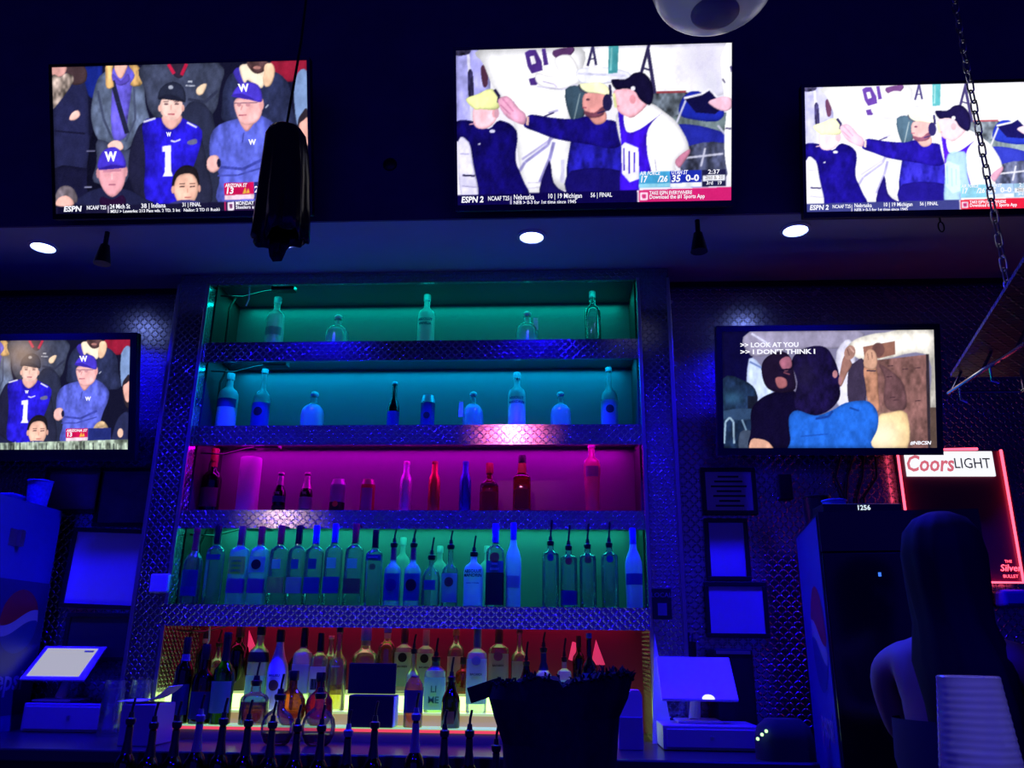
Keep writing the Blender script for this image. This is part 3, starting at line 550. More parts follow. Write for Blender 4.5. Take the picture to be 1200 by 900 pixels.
def grid_mesh(name, pic, w, h, mat, parent):
    im = pic.final(); ny, nx = im.shape[:2]
    gx, gz = np.meshgrid(np.linspace(-w/2, w/2, nx), np.linspace(h, 0, ny))
    V = np.stack([gx, np.zeros_like(gx), gz], -1).reshape(-1, 3)
    I = np.arange(nx * ny).reshape(ny, nx)
    Fc = np.stack([I[1:, :-1], I[1:, 1:], I[:-1, 1:], I[:-1, :-1]], -1).reshape(-1, 4)
    me = bpy.data.meshes.new(name); me.vertices.add(len(V)); me.vertices.foreach_set('co', V.ravel())
    me.loops.add(Fc.size); me.loops.foreach_set('vertex_index', Fc.ravel().astype(np.int32))
    me.polygons.add(len(Fc)); me.polygons.foreach_set('loop_start', np.arange(0, Fc.size, 4, dtype=np.int32))
    me.update(); me.validate()
    at_ = me.color_attributes.new('picture', 'FLOAT_COLOR', 'POINT')
    at_.data.foreach_set('color', np.concatenate([im.reshape(-1, 3), np.ones((nx*ny, 1))], 1).ravel().astype(np.float32))
    return link(name, me, mat, parent, loc=(0, -0.002, 0))

def screen_material(name, s):
    m = bpy.data.materials.new(name); m.use_nodes = True; n = m.node_tree.nodes; n.clear(); L = m.node_tree.links
    o = n.new('ShaderNodeOutputMaterial'); e = n.new('ShaderNodeEmission'); a = n.new('ShaderNodeVertexColor'); a.layer_name = 'picture'
    e.inputs[1].default_value = s; L.new(a.outputs[0], e.inputs[0]); L.new(e.outputs[0], o.inputs[0]); return m

SCR = screen_material('screen_picture', SCREEN)
TXT = emis('screen_white_text', (0.9, 0.9, 1.0), 1.1); TXTG = emis('screen_grey_text', (0.35, 0.3, 0.3), 0.8)
def television(label, Wd, X, Y, Z, tilt, pic, captions=(), arm=0.1, bez=(0.012, 0.022), group=None, led=None):
    H = Wd * 9 / 16
    t = thing('television', label, 'television', (X, Y, Z), (math.radians(tilt), 0, 0), group)
    s, b = bez
    bm = bmesh.new(); add_box(bm, (-Wd/2 - s, 0.001, -b), (Wd/2 + s, 0.035, H + s), 0.004); add_box(bm, (-Wd/2 + .1, 0.035, 0.08), (Wd/2 - .1, 0.06, H - 0.06), 0.01); obj('casing', bm, BLACK, t)
    bm = bmesh.new()
    add_box(bm, (-Wd/2 - s, -0.006, -b), (Wd/2 + s, 0.001, 0)); add_box(bm, (-Wd/2 - s, -0.006, H), (Wd/2 + s, 0.001, H + s))
    add_box(bm, (-Wd/2 - s, -0.006, 0), (-Wd/2, 0.001, H)); add_box(bm, (Wd/2, -0.006, 0), (Wd/2 + s, 0.001, H)); obj('bezel', bm, BLACKGLOSS, t)
    scr = grid_mesh('screen', pic, Wd, H, SCR, t); scr['label'] = 'lit screen picture'
    for (string, x, y, h, kw) in captions:
        u, v = pic.uv((x, y)); k = dict(kw); m = k.pop('mat', TXT)
        wpx = k.pop('w', None)
        cp_ = text('caption', string, h, m, scr, ((u - .5) * Wd, -0.0015, (1 - v) * H), align='LEFT', **k)
        if wpx:
            xs = [q.co.x for q in cp_.data.vertices]; want = (pic.uv((x + wpx, y))[0] - u) * Wd; f_ = want / max(xs)
            for q in cp_.data.vertices: q.co.x *= f_
    bm = bmesh.new()
    c, sn = math.cos(math.radians(tilt)), math.sin(math.radians(tilt))
    zc = H * 0.42
    def back(dy, z):    # a world-horizontal offset written in the tilted frame
        return Vector((0, dy * c, z - dy * sn))
    add_box(bm, (-0.12, 0.06, zc - 0.09), (0.12, 0.075, zc + 0.09), 0.003)
    add_tube(bm, [Vector((0, 0.07, zc)), Vector((0, 0.07, zc)) + back(arm, 0)], 0.022, 10)
    obj('wall_mount', bm, BLACK, t)
    return t

BD = dict(bold=0.012)
ct = [('ESPN', 224, 614, .030, dict(bold=.03, shear=.15, w=63)), ("NCAAF T25", 304, 610, .0225, dict(BD, w=67)), ('24 Mich St', 384, 607, .025, dict(BD, w=70)), ('38', 492, 606, .025, dict(BD, w=20)), ('| Indiana', 518, 605, .025, dict(BD, w=60)), ('31 | FINAL', 636, 603, .022, dict(BD, w=66)), ('MSU > Lewerke: 213 Pass yds, 2 TD, 2 Int   Nailor: 2 TD (1 Rush)', 386, 624, .0182, dict(BD, w=382)),
      ('MONDAY NIGHT', 824, 600, .022, dict(BD, w=115)), ('Steelers at Bengals', 824, 614, .019, dict(BD, w=125)), ('ARIZONA ST', 788, 537, .020, dict(bold=.02, shear=.2, w=78)), ('13', 788, 556, .034, dict(bold=.03, shear=.15, w=30)), ('2', 892, 552, .034, dict(bold=.03))]
WM = [('W', 370, 433, .050, dict(bold=.055, w=40)), ('W', 842, 191, .040, dict(bold=.05, w=34, shear=-.1)), ('W', 874, 384, .028, dict(bold=.05, w=26)), ('W', 584, 355, .022, dict(bold=.05, w=16))]
tv1 = television('large tilted television upper left showing a purple number 1 jersey fan', 1.034, -1.493, 2.86, 2.994, 19.8, paint_crowd(), ct + WM, group='televisions above the bar', arm=.10)
cs = [('ESPN 2', 122, 700, .032, dict(bold=.03, shear=.15, w=76)), ('NCAAF T25', 213, 696, .0235, dict(BD, w=73)), ('Nebraska', 301, 692, .027, dict(BD, w=71)), ('10 | 19 Michigan', 418, 689, .0255, dict(BD, w=120)), ('56 | FINAL', 568, 686, .0235, dict(BD, w=76)), ('NEB > 0-3 for 1st time since 1945', 301, 711, .0215, dict(BD, w=217)),
      ('AIR FORCE', 742, 611, .020, dict(bold=.02, shear=.2, w=73)), ('17', 742, 632, .034, dict(bold=.03, shear=.15, w=28)), ('/26', 806, 631, .032, dict(bold=.03, shear=.15, w=35)), ('UTAH ST', 854, 608, .022, dict(bold=.02, shear=.2, w=60)), ('35', 854, 630, .036, dict(bold=.03, shear=.15, w=34)), ('0-0', 906, 628, .034, dict(bold=.03, w=48)), ('2:37', 986, 606, .023, dict(BD, w=43)), ('2nd & 20', 976, 626, .020, dict(mat=TXTG, w=65)), ('3rd', 980, 645, .020, dict(BD, w=24)), ('19', 1020, 645, .020, dict(BD, w=16)),
      ('TAKE ESPN EVERYWHERE', 776, 680, .0195, dict(BD, w=153)), ('Download the #1 Sports App', 776, 694, .0215, dict(BD, w=199))]
tv2 = television('large tilted television in the upper middle showing coaches pointing on the sideline', 1.056, 0.142, 2.86, 3.0, 20.7, paint_sideline(), cs, group='televisions above the bar', arm=.10)
tv3 = television('washed-out upper television at far right showing the sideline coaches', 0.856, 1.378, 2.86, 2.943, 15.3, paint_sideline(True), [(a, x, y, h * .81, k) for a, x, y, h, k in cs], group='televisions above the bar', arm=.10)
tv4 = television('lower left television with the crowd picture and a broken grey strip along its bottom', 0.86, -2.313, 3.45, 2.163, 14.5, paint_crowd(True), [('ARIZONA ST', 788, 537, .016, dict(bold=.02, shear=.2)), ('13', 788, 556, .027, dict(bold=.03))] + [(a, x, y, h * .83, k) for a, x, y, h, k in WM[1:]], arm=.12, bez=(.03, .05))
cf = [('>> LOOK AT YOU', 186, 138, .0275, dict(bold=.03, sx=1.28, w=274)), (">> I DON'T THINK I", 186, 170, .0275, dict(bold=.03, sx=1.28, w=352)), ('#NBCSN', 985, 597, .020, dict(bold=.03, shear=.2, w=100))]
tv5 = television('lower right television showing a person in a blue shirt seen from behind', 0.875, 1.134, 3.45, 2.163, 15.0, paint_film(), cf, arm=.12, bez=(.025, .03))

# ------------------------------------------------------------------ downlights
DL = [('small round blue-white downlight at far left of the soffit', 51, 288), ('small round downlight behind the ragged black hanging decoration', 333, 281),
      ('small round downlight under the middle upper television', 623, 276), ('small round downlight at right between the upper televisions', 932, 268)]
for lab, x, y in DL:
    p = atz(x, y, ZS)
    t = thing('recessed_downlight', lab, 'light', p, group='downlights in the soffit')
    lathe('trim_ring', [(0.046, -0.001), (0.062, -0.001), (0.062, -0.008), (0.05, -0.012), (0.046, -0.006), (0.046, -0.001)], WHITE, t, 28)
    lathe('lens', [(0, -0.0115), (0.03, -0.011), (0.047, -0.006), (0.047, -0.002), (0, -0.002)], emis('downlight_lens', (0.28, 0.38, 1.0), 16.0), t, 28)
    lamp('downlight_beam', 'SPOT', (0, 0, -0.02), BLUE, P_DOWN, None, t, spot_size=math.radians(130), spot_blend=0.7, shadow_soft_size=0.045)
# added unseen blue lamps behind the camera, for wash and glints on the plate
for lab, x, y in (('added unseen blue spot over the left of the room behind the camera', -1.7, -0.3), ('added unseen blue spot over the right of the room behind the camera', 1.5, -0.3)):
    t = thing('added_ceiling_spot', lab, 'light', (x, y, 4.4), group='added blue ceiling spots')
    lathe('housing', [(0, 0), (0.07, 0), (0.07, -0.16), (0.06, -0.16), (0.06, -0.03), (0, -0.03)], BLACK, t)
    lamp('spot_beam', 'SPOT', (0, 0, -0.18), BLUE, P_ROOM, None, t, spot_size=math.radians(120), spot_blend=0.8, shadow_soft_size=0.06)

# ------------------------------------------------------------------ bottles
CLEAR = glass('clear_glass', (0.80, 0.84, 0.84), 0.55, body=(.5, .55, .58), bodyfac=.06)
FROST = glass('frosted_glass', (0.8, 0.9, 0.9), 0.3, 0.35, body=(0.85, 0.9, 0.92), bodyfac=0.72)
HALF = glass('misted_glass', (0.85, 0.92, 0.93), 0.5, 0.2, body=(0.75, 0.82, 0.85), bodyfac=0.32)
BROWN = glass('brown_glass', (0.10, 0.04, 0.02), 0.6)
AMBER = glass('amber_liquor', (0.62, 0.22, 0.06), 0.6, body=(0.45, 0.12, 0.03), bodyfac=0.18)
RED = glass('red_liquor', (0.55, 0.06, 0.05), 0.6, body=(0.6, 0.08, 0.08), bodyfac=0.25)
GOLD = glass('golden_liquor', (0.95, 0.75, 0.30), 0.4, body=(0.8, 0.6, 0.2), bodyfac=0.15)
DARKG = glass('dark_glass', (0.03, 0.03, 0.035), 0.5)
GREENG = glass('green_glass', (0.12, 0.35, 0.10), 0.6)
LIMEG = glass('pale_green_liquor', (0.75, 1.0, 0.6), 0.3, body=(0.6, 0.9, 0.45), bodyfac=0.45)
PINKF = glass('pink_frosted_glass', (0.9, 0.3, 0.3), 0.3, 0.3, body=(1.0, 0.42, 0.40), bodyfac=0.9)
ORNG = glass('orange_glass', (0.9, 0.35, 0.08), 0.5, body=(0.9, 0.4, 0.12), bodyfac=0.4)
RMETAL = pbr('red_aluminium', (0.75, 0.12, 0.07), 0.3, metal=0.7); BMETAL = pbr('blue_aluminium', (0.03, 0.08, 0.6), 0.3, metal=0.7); SMETAL = pbr('silver_aluminium', (0.72, 0.62, 0.75), 0.35, metal=0.6)
WOPQ = pbr('white_glazed', (0.85, 0.85, 0.88), 0.3)
CAPC = dict(k=BLACK, w=WHITE, s=STEEL, r=pbr('red_cap', (0.5, 0.05, 0.05), 0.4), b=pbr('blue_cap', (0.04, 0.08, 0.6), 0.4), n=pbr('brown_cap', (0.22, 0.10, 0.07), 0.5), g=pbr('green_cap', (0.15, 0.55, 0.1), 0.4), f=pbr('frost_cap', (0.7, 0.8, 0.82), 0.4), p=pbr('pink_foil', (0.8, 0.5, 0.6), 0.3, metal=.5), y=pbr('grey_cap', (0.2, 0.2, 0.22), 0.4))
def ink(n, c):
    m = pbr('label_' + n, c, 0.55); nt = m.node_tree; o = nt.nodes['Material Output']; b = nt.nodes['Principled BSDF']
    tl = nt.nodes.new('ShaderNodeBsdfTranslucent'); tl.inputs[0].default_value = (*[min(1, x * 1.3) for x in c], 1)
    mx = nt.nodes.new('ShaderNodeMixShader'); mx.inputs[0].default_value = .5
    nt.links.new(b.outputs[0], mx.inputs[1]); nt.links.new(tl.outputs[0], mx.inputs[2]); nt.links.new(mx.outputs[0], o.inputs[0]); return m
L_ = dict(white=ink('white', (.5,.52,.56)), black=ink('black', (.02, .02, .025)), blue=ink('blue', (.03,.06,.30)), navy=ink('navy', (.03, .04, .22)), yellow=ink('yellow', (.65,.6,.10)), red=ink('red', (.55, .05, .06)), purple=ink('purple', (.30, .06, .30)), grey=ink('grey', (.35, .36, .4)), pale=ink('pale', (.34,.40,.46)), green=ink('green', (.10, .35, .15)), orange=ink('orange', (.75, .30, .08)), cream=ink('cream', (.5,.45,.32)), brown=ink('brown', (.25, .10, .06)), mint=ink('mint', (.42,.72,.45)))
K = dict(   # profile (height fraction, radius fraction), (cap from, cap radius fraction), square exponent, depth squash
 absolut=([(0,0),(0,.9),(.012,1),(.60,1),(.66,.95),(.71,.80),(.745,.52),(.77,.38),(.80,.34),(.90,.34)], (.89,.42), 2, 1),
 decanter=([(0,0),(0,.85),(.03,1),(.42,1),(.54,.94),(.63,.74),(.69,.44),(.72,.3),(.84,.27),(.85,.34),(.87,.34)], (.855,.36), 2.2, 1),
 tall=([(0,0),(0,.93),(.01,1),(.52,1),(.58,.93),(.63,.68),(.67,.40),(.72,.33),(.92,.29),(.925,.36),(.945,.36)], (.935,.38), 2, 1),
 straight=([(0,0),(0,.95),(.01,1),(.70,1),(.725,.94),(.75,.62),(.77,.38),(.86,.34)], (.85,.44), 2, 1),
 goose=([(0,0),(0,.9),(.02,.94),(.48,1),(.57,.97),(.65,.76),(.72,.48),(.8,.37)], (.79,.40), 2, 1),
 beer=([(0,0),(0,.93),(.015,1),(.50,1),(.58,.86),(.68,.52),(.93,.40),(.935,.46),(.96,.46)], (.95,.50), 2, 1),
 alu=([(0,0),(0,.9),(.02,1),(.62,1),(.70,.88),(.78,.56),(.95,.50)], (.94,.56), 2, 1),
 can=([(0,0),(0,.78),(.05,1),(.87,1),(.96,.82),(1,.82),(.985,.76),(.985,0)], None, 2, 1),
 tube=([(0,0),(0,1),(.985,1),(1,.96),(1,0)], None, 2, 1),
 square=([(0,0),(0,.95),(.015,1),(.60,1),(.65,.90),(.69,.52),(.72,.42),(.76,.46),(.88,.40)], (.86,.46), 5, 1),
 box=([(0,0),(0,.95),(.015,1),(.64,1),(.69,.92),(.72,.60),(.74,.38),(.88,.34)], (.76,.40), 3.2, .9),
 shoulder=([(0,0),(0,.74),(.02,.78),(.3,.84),(.60,1),(.69,1),(.75,.86),(.79,.52),(.81,.38),(.94,.36)], (.925,.44), 2, 1),
 wine=([(0,0),(0,.94),(.015,1),(.58,1),(.65,.88),(.70,.55),(.74,.40),(.96,.36)], (.80,.42), 2, 1),
 cone=([(0,0),(0,.94),(.015,1),(.46,1),(.54,.92),(.66,.60),(.78,.38),(.86,.34)], (.84,.42), 2, 1),
 orb=([(0,0),(0,.55),(.05,.75),(.18,.95),(.33,1),(.47,.92),(.58,.68),(.64,.40),(.68,.30),(.86,.28)], (.82,.36), 2, .6),
 flask=([(0,0),(0,.92),(.02,1),(.72,1),(.84,.88),(.93,.60),(.97,.40),(1.0,.36)], (.97,.42), 2.6, .8),
 whisky=([(0,0),(0,.95),(.02,1),(.50,1),(.57,.95),(.62,.78),(.66,.46),(.70,.36),(.86,.32)], (.80,.42), 2.4, .85))
def bottle(name, label, px, top, w, Y, base, kind, mat, cap='k', labels=(), txt=None, group=None, pour=None, neck=None, fill=None, disc=None, cat='bottle', H=None, wy=None):
    prof, cp, sq, sy = K[kind]
    P = at(px, top, Y); 
    if H is None: H = P.z - base
    zc = base + H * .35
    d = (Vector((P.x, Y, zc)) - EYE).dot(CF); r = w / 2 / FOC * d
    # keep the body under its pixel column
    q = P.x
    t = thing(name, label, cat, (q, Y, base + 0.0006), group=group)
    Hb = H - (0.055 if pour else 0)
    def R(f):
        for (a, ra), (b, rb) in zip(prof, prof[1:]):
            if a <= f <= b and b > a: return (ra + (rb - ra) * (f - a) / (b - a)) * r
        return r
    body = 'can_body' if kind == 'can' else ('tube_body' if kind == 'tube' else 'glass_body')
    lathe(body, [(rr * r, z * Hb) for z, rr in prof], mat, t, 28, sq=sq, sy=sy)
    if fill:
        f1, fm = fill
        pts = [(0, .006)] + [(max(0.002, rr * r - 0.003), max(.006, z * Hb)) for z, rr in prof if 0 < z < f1] + [(max(0.002, R(f1) - 0.003), f1 * Hb), (0, f1 * Hb)]
        lathe('liquid', pts, fm, t, 24, sq=sq, sy=sy)
    if cp and not pour:
        c0, cr = cp; cr *= r; cm = CAPC[cap]
        if kind == 'decanter':
            z0 = c0 * Hb; k = (Hb - z0) / 2
            lathe('stopper', [(0, z0)] + [(math.sin(a) * cr, z0 + k - math.cos(a) * k) for a in np.linspace(.5, PI - .05, 9)] + [(0, Hb)], cm, t, 20)
        else:
            lathe('cap', [(0, c0 * Hb), (cr * .97, c0 * Hb), (cr, c0 * Hb + .002), (cr, Hb - .004), (cr * .9, Hb), (0, Hb)], cm, t, 20)
    if pour:
        nr = prof[-1][1] * r; z0 = prof[-1][0] * Hb; pm = CAPC[pour]
        pr = lathe('pourer', [(0, z0 - .008), (nr * 1.05, z0 - .008), (nr * 1.25, z0), (nr * 1.25, z0 + .010), (nr * .75, z0 + .014), (nr * .6, z0 + .030), (0, z0 + .030)], pm, t, 16)
        tube('spout', [(0, 0, z0 + .028), (0.001, 0, z0 + .045), (.006, 0, H)], .0042, STEEL if pour == 's' else BLACK, pr, 8)
    if neck:
        nm, a, b = neck
        lathe('neck_wrap', [(R(a) + .0012, a * Hb), (R((a + b) / 2) + .0012, (a + b) / 2 * Hb), (R(b) + .0012, b * Hb)], CAPC.get(nm) or L_[nm], t, 20, sq=sq, sy=sy)
    for lb in labels:
        a, b, mn = lb[:3]; half = lb[3] if len(lb) > 3 else 1.25
        bm = bmesh.new(); cols = 16; g = []
        for i in range(cols + 1):
            th = -PI / 2 - half + 2 * half * i / cols; ct_, st_ = math.cos(th), math.sin(th)
            k = (abs(ct_) ** sq + abs(st_) ** sq) ** (-1 / sq)
            g.append([bm.verts.new(((R(f) + .0011) * k * ct_, (R(f) + .0011) * k * st_ * sy, f * Hb)) for f in np.linspace(a, b, 4)])
        for A, B in zip(g, g[1:]):
            for j in range(3): bm.faces.new((A[j], B[j], B[j+1], A[j+1]))
        me = bpy.data.meshes.new('paper_label'); bm.to_mesh(me); bm.free()
        lo = link('paper_label', me, L_[mn], t, True)
    if disc:
        f, dr, dm = disc
        flat = sq > 2.3; bm = bmesh.new(); rb = R(f) + .0022; rings_ = []
        for q_ in (.02, .35, .7, 1.0):
            rg = []
            for i in range(20):
                x = math.cos(2*PI*i/20) * dr * r * q_; z = math.sin(2*PI*i/20) * dr * r * q_
                rg.append(bm.verts.new((x, -rb * sy, f * Hb + z) if flat else (rb * math.sin(x / rb), -rb * sy * math.cos(x / rb), f * Hb + z)))
            rings_.append(rg)
        bm.faces.new(rings_[0])
        for A, B in zip(rings_, rings_[1:]):
            for i in range(20): bm.faces.new((A[i], A[(i+1) % 20], B[(i+1) % 20], B[i]))
        obj('round_seal', bm, L_[dm], t)
    if txt:
        for (string, f, h, mn) in txt:
            rb = R(f) + .0030
            text('lettering', string, h, L_[mn], t, (0, -rb * sy, f * Hb), bend=None if sq > 2.3 else rb, bold=.02)
    return t

G1, G2, G3, G4 = 'bottles on the top shelf', 'bottles on the second shelf', 'drinks on the third shelf', 'bottles on the fourth shelf'
Y1 = YF + 0.17
z1 = F[0][0]; z2 = F[1][0]; z3 = F[2][0]; z4 = F[3][0]
bottle('vodka_bottle', 'frosted plain bottle standing leftmost on the top shelf', 326, 349, 21, Y1, z1, 'absolut', FROST, 'f', [(.30, .44, 'pale', 1.1)], group=G1)
bottle('tequila_bottle', 'squat round bottle with ball stopper, left one of two on the top shelf', 397, 369, 28, Y1, z1, 'decanter', HALF, 'f', group=G1)
bottle('vodka_bottle', 'frosted bottle with dark lettering in the middle of the top shelf', 501, 346, 20, Y1, z1, 'absolut', FROST, 'f', txt=[('ABSOLUT', .53, .017, 'navy'), ('VANILIA', .46, .017, 'navy')], group=G1)
o = bottle('tequila_bottle', 'squat round bottle with neck tag, right one of two on the top shelf', 618, 365, 27, Y1, z1, 'decanter', HALF, 'f', group=G1)
box('neck_tag', (0.030, -0.030, 0.10), (0.052, -0.027, 0.16), PAPER, o)
bottle('vodka_bottle', 'clear see-through bottle standing rightmost on the top shelf', 694, 342, 19, Y1, z1, 'absolut', CLEAR, 'f', group=G1)
bottle('vodka_bottle', 'frosted bottle with bright blue band, leftmost on the second shelf', 271, 438, 23, Y1, z2, 'absolut', FROST, 'f', [(.42, .56, 'blue', 1.3)], group=G2)
bottle('vodka_bottle', 'long-necked bottle with dark oval on blue label at left of the second shelf', 311, 433, 21, Y1, z2, 'tall', HALF, 'f', [(.10, .46, 'blue', 1.4)], disc=(.32, .5, 'black'), group=G2)
bottle('tequila_bottle', 'squat round stoppered bottle, leftmost of three on the second shelf', 369, 459, 28, Y1, z2, 'decanter', HALF, 'f', group=G2)
bottle('beer_bottle', 'small dark longneck beer bottle on the second shelf', 463, 448, 14, Y1, z2, 'beer', BROWN, 's', [(.12, .42, 'navy', 1.5)], group=G2)
bottle('beer_can', 'dark can with silver top on the second shelf beside the beer bottle', 502, 464, 16, Y1, z2, 'can', SMETAL, labels=[(.12, .80, 'navy', 2.4)], disc=(.45, .5, 'black'), group=G2, cat='can')
o = bottle('tequila_bottle', 'squat round stoppered bottle with hanging side tag, middle of the second shelf', 555, 459, 25, Y1, z2, 'decanter', HALF, 'f', group=G2)
box('neck_tag', (-0.062, -0.030, 0.075), (-0.043, -0.027, 0.15), PAPER, o)
bottle('vodka_bottle', 'frosted bottle with dark lettering on the second shelf above the pink glare', 606, 437, 21, Y1, z2, 'absolut', FROST, 'f', txt=[('ABSOLUT', .55, .017, 'navy'), ('MANDRIN', .48, .017, 'navy')], group=G2)
bottle('tequila_bottle', 'squat round stoppered bottle, rightmost of three on the second shelf', 657, 459, 25, Y1, z2, 'decanter', HALF, 'f', group=G2)
bottle('vodka_bottle', 'long-necked bottle with dark round seal, rightmost on the second shelf', 713, 431, 20, Y1, z2, 'tall', HALF, 'f', [(.08, .48, 'pale', 1.4)], disc=(.34, .5, 'black'), group=G2)
# third shelf
bottle('whisky_bottle', 'dark bottle with long red neck, leftmost on the pink-lit shelf', 253, 526, 22, Y1, z3, 'whisky', DARKG, 'r', [(.12, .40, 'purple', 1.1)], neck=('r', .72, .80), group=G3)
bottle('gift_tube', 'plain pale cylinder standing on the pink-lit shelf', 295, 537, 25, Y1, z3, 'tube', pbr('pale_card', (.75, .68, .75), .45), group=G3, cat='tube')
bottle('beer_bottle', 'dark-labelled longneck beer bottle, left one of the pair on the pink-lit shelf', 330, 554, 15, Y1, z3, 'beer', BROWN, 'p', [(.02, .22, 'black', 1.6), (.30, .44, 'navy', 1.5)], neck=('p', .70, .92), txt=[('YK', .50, .016, 'white')], group=G3)
bottle('beer_bottle', 'pale-labelled longneck beer bottle, right one of the pair on the pink-lit shelf', 361, 554, 15, Y1, z3, 'beer', BROWN, 'p', [(.14, .42, 'pale', 1.6)], neck=('p', .62, .92), txt=[('YK', .50, .016, 'white')], group=G3)
bottle('beer_can', 'pale can with dark lower half on the pink-lit shelf', 397, 562, 17, Y1, z3, 'can', SMETAL, labels=[(.10, .36, 'black', 2.4), (.36, .84, 'pale', 2.4)], disc=(.30, .4, 'orange'), group=G3, cat='can')
bottle('beer_can', 'can with purple oval badge right of the pale can', 432, 562, 16, Y1, z3, 'can', pbr('gold_aluminium', (.6, .4, .35), .35, metal=.6), labels=[(.1, .84, 'red', 2.4), (.12, .74, 'pale', .9)], group=G3, cat='can')
bottle('aluminium_bottle', 'silver aluminium beer bottle in the middle of the pink-lit shelf', 477, 541, 14, Y1, z3, 'alu', SMETAL, 'p', group=G3)
bottle('aluminium_bottle', 'red aluminium beer bottle on the pink-lit shelf', 510, 541, 14, Y1, z3, 'alu', RMETAL, 'r', group=G3)
bottle('aluminium_bottle', 'blue aluminium beer bottle on the pink-lit shelf', 546, 541, 14, Y1, z3, 'alu', BMETAL, 'b', group=G3)
bottle('whisky_bottle', 'round-shouldered amber whisky bottle with dark collar on the pink-lit shelf', 574, 543, 22, Y1, z3, 'whisky', RED, 'r', [(.08, .44, 'brown', 1.2)], neck=('black', .55, .61), group=G3)
bottle('whisky_bottle', 'square amber bottle with black cap on the pink-lit shelf', 612, 534, 21, Y1, z3, 'square', RED, 'k', [(.10, .42, 'brown', .7)], neck=('r', .70, .86), group=G3)
bottle('vodka_bottle', 'tall bright pink frosted bottle, rightmost on the pink-lit shelf', 693, 519, 20, Y1, z3, 'shoulder', PINKF, 'p', [(.52, .66, 'pale', .8)], group=G3)
# fourth shelf
Y4 = YF - 0.022
def b4(label, px, top, w, kind, mat, cap='k', labels=(), **k):
    return bottle(k.pop('name', 'vodka_bottle'), label, px, top, w, k.pop('Y', Y4), z4, kind, mat, cap, labels, group=G4, **k)
b4('clear bottle with red neck and dark blue label, leftmost on the green-lit shelf', 232, 619, 22, 'tall', CLEAR, 'r', [(.10, .44, 'navy', 1.0), (.12, .22, 'blue', .8)], neck=('r', .70, .93))
b4('clear squarish bottle with small dark top label, second on the green-lit shelf', 257, 616, 20, 'box', CLEAR, 'k', [(.55, .62, 'navy', .8)])
b4('clear bottle with yellow patterned label on the green-lit shelf', 285, 617, 22, 'box', HALF, 'n', [(.38, .60, 'yellow', .9), (.14, .32, 'purple', 1.1)], txt=[('LEMON', .54, .013, 'green'), ('LEMON', .48, .013, 'green'), ('LEMON', .42, .013, 'green')])
b4('clear bottle with dark splash label on the green-lit shelf', 308, 617, 21, 'box', HALF, 'r', [(.40, .60, 'pale', .9), (.14, .32, 'purple', 1.1)], disc=(.50, .55, 'black'))
b4('flavoured vodka bottle with yellow lower label and wine-red neck', 331, 616, 21, 'box', CLEAR, 'r', [(.14, .34, 'yellow', 1.0), (.44, .56, 'pale', .45)])
b4('flavoured vodka bottle with cream lower label and dark neck', 352, 616, 20, 'box', CLEAR, 'k', [(.14, .34, 'cream', 1.0), (.44, .56, 'blue', .4)])
b4('flavoured vodka bottle with blue lower label and dark picture label', 372, 616, 20, 'box', CLEAR, 'b', [(.14, .34, 'blue', 1.0), (.44, .57, 'navy', .45)])
b4('flavoured vodka bottle with blue lower label and bright blue neck', 394, 614, 20, 'box', CLEAR, 'b', [(.14, .34, 'blue', 1.0), (.44, .57, 'pale', .5)])
b4('flavoured vodka bottle with brick-red lower label and red neck', 418, 614, 21, 'box', CLEAR, 'r', [(.14, .32, 'brown', 1.0), (.44, .56, 'pale', .5)])
b4('clear bottle with dark banner label and black cap left of the pourers', 441, 621, 20, 'box', CLEAR, 'k', [(.58, .66, 'navy', .9)], txt=[('SMOOTH', .62, .010, 'white')], disc=(.50, .38, 'brown'))
b4('bottle with dark oval label and pourer, left one of the pair', 463, 620, 20, 'tall', HALF, pour='k', labels=[(.08, .50, 'blue', 1.1)], disc=(.32, .68, 'navy'), neck=('n', .72, .90))
b4('bottle with dark oval label and pourer, right one of the pair', 486, 620, 20, 'tall', HALF, pour='k', labels=[(.08, .50, 'blue', 1.1)], disc=(.32, .68, 'black'), neck=('n', .72, .90))
b4('short wide clear bottle with pourer between two labelled bottles', 507, 630, 22, 'decanter', CLEAR, pour='k', name='tequila_bottle', labels=[(.28, .46, 'blue', .6)])
b4('clear bottle with grey label and round dark seal and black pourer', 529, 622, 20, 'tall', CLEAR, pour='k', labels=[(.06, .52, 'grey', 1.1)], disc=(.38, .55, 'brown'))
b4('frosted bottle with black lettering and pourer on the green-lit shelf', 556, 628, 23, 'absolut', FROST, pour='k', txt=[('ABSOLUT', .60, .018, 'black'), ('MANDRIN', .53, .018, 'black'), ('Country of Sweden', .40, .007, 'navy')])
b4('bottle with blue cap, blue label and dark lower half', 581, 614, 21, 'box', CLEAR, 'b', [(.40, .54, 'blue', 1.0), (.02, .40, 'black', 1.5)], disc=(.58, .55, 'red'), txt=[('VAN', .50, .012, 'white'), ('GOGH', .44, .012, 'white')])
b4('pale frosted tapering bottle beside the gap on the green-lit shelf', 602, 613, 19, 'goose', FROST, 'b', [(.22, .36, 'grey', .9)])
for px, top, seal, ln in ((645, 610, 'navy', 'first straight clear bottle right of the gap, dark blue neck seal'), (666, 616, 'red', 'second straight clear bottle right of the gap, red neck seal'), (688, 614, 'brown', 'third straight clear bottle right of the gap, brownish red neck seal'), (713, 612, 'blue', 'fourth straight clear bottle right of the gap, blue neck seal')):
    b4(ln, px, top, 20, 'straight', CLEAR, 'k', pour='k' , disc=(.66, .42, seal), labels=[(.03, .24, 'navy', 1.2)] if px == 666 else ())
b4('frosted bottle with blue mountain band, rightmost on the green-lit shelf', 741, 619, 20, 'goose', FROST, 'b', [(.28, .42, 'blue', 1.2)])
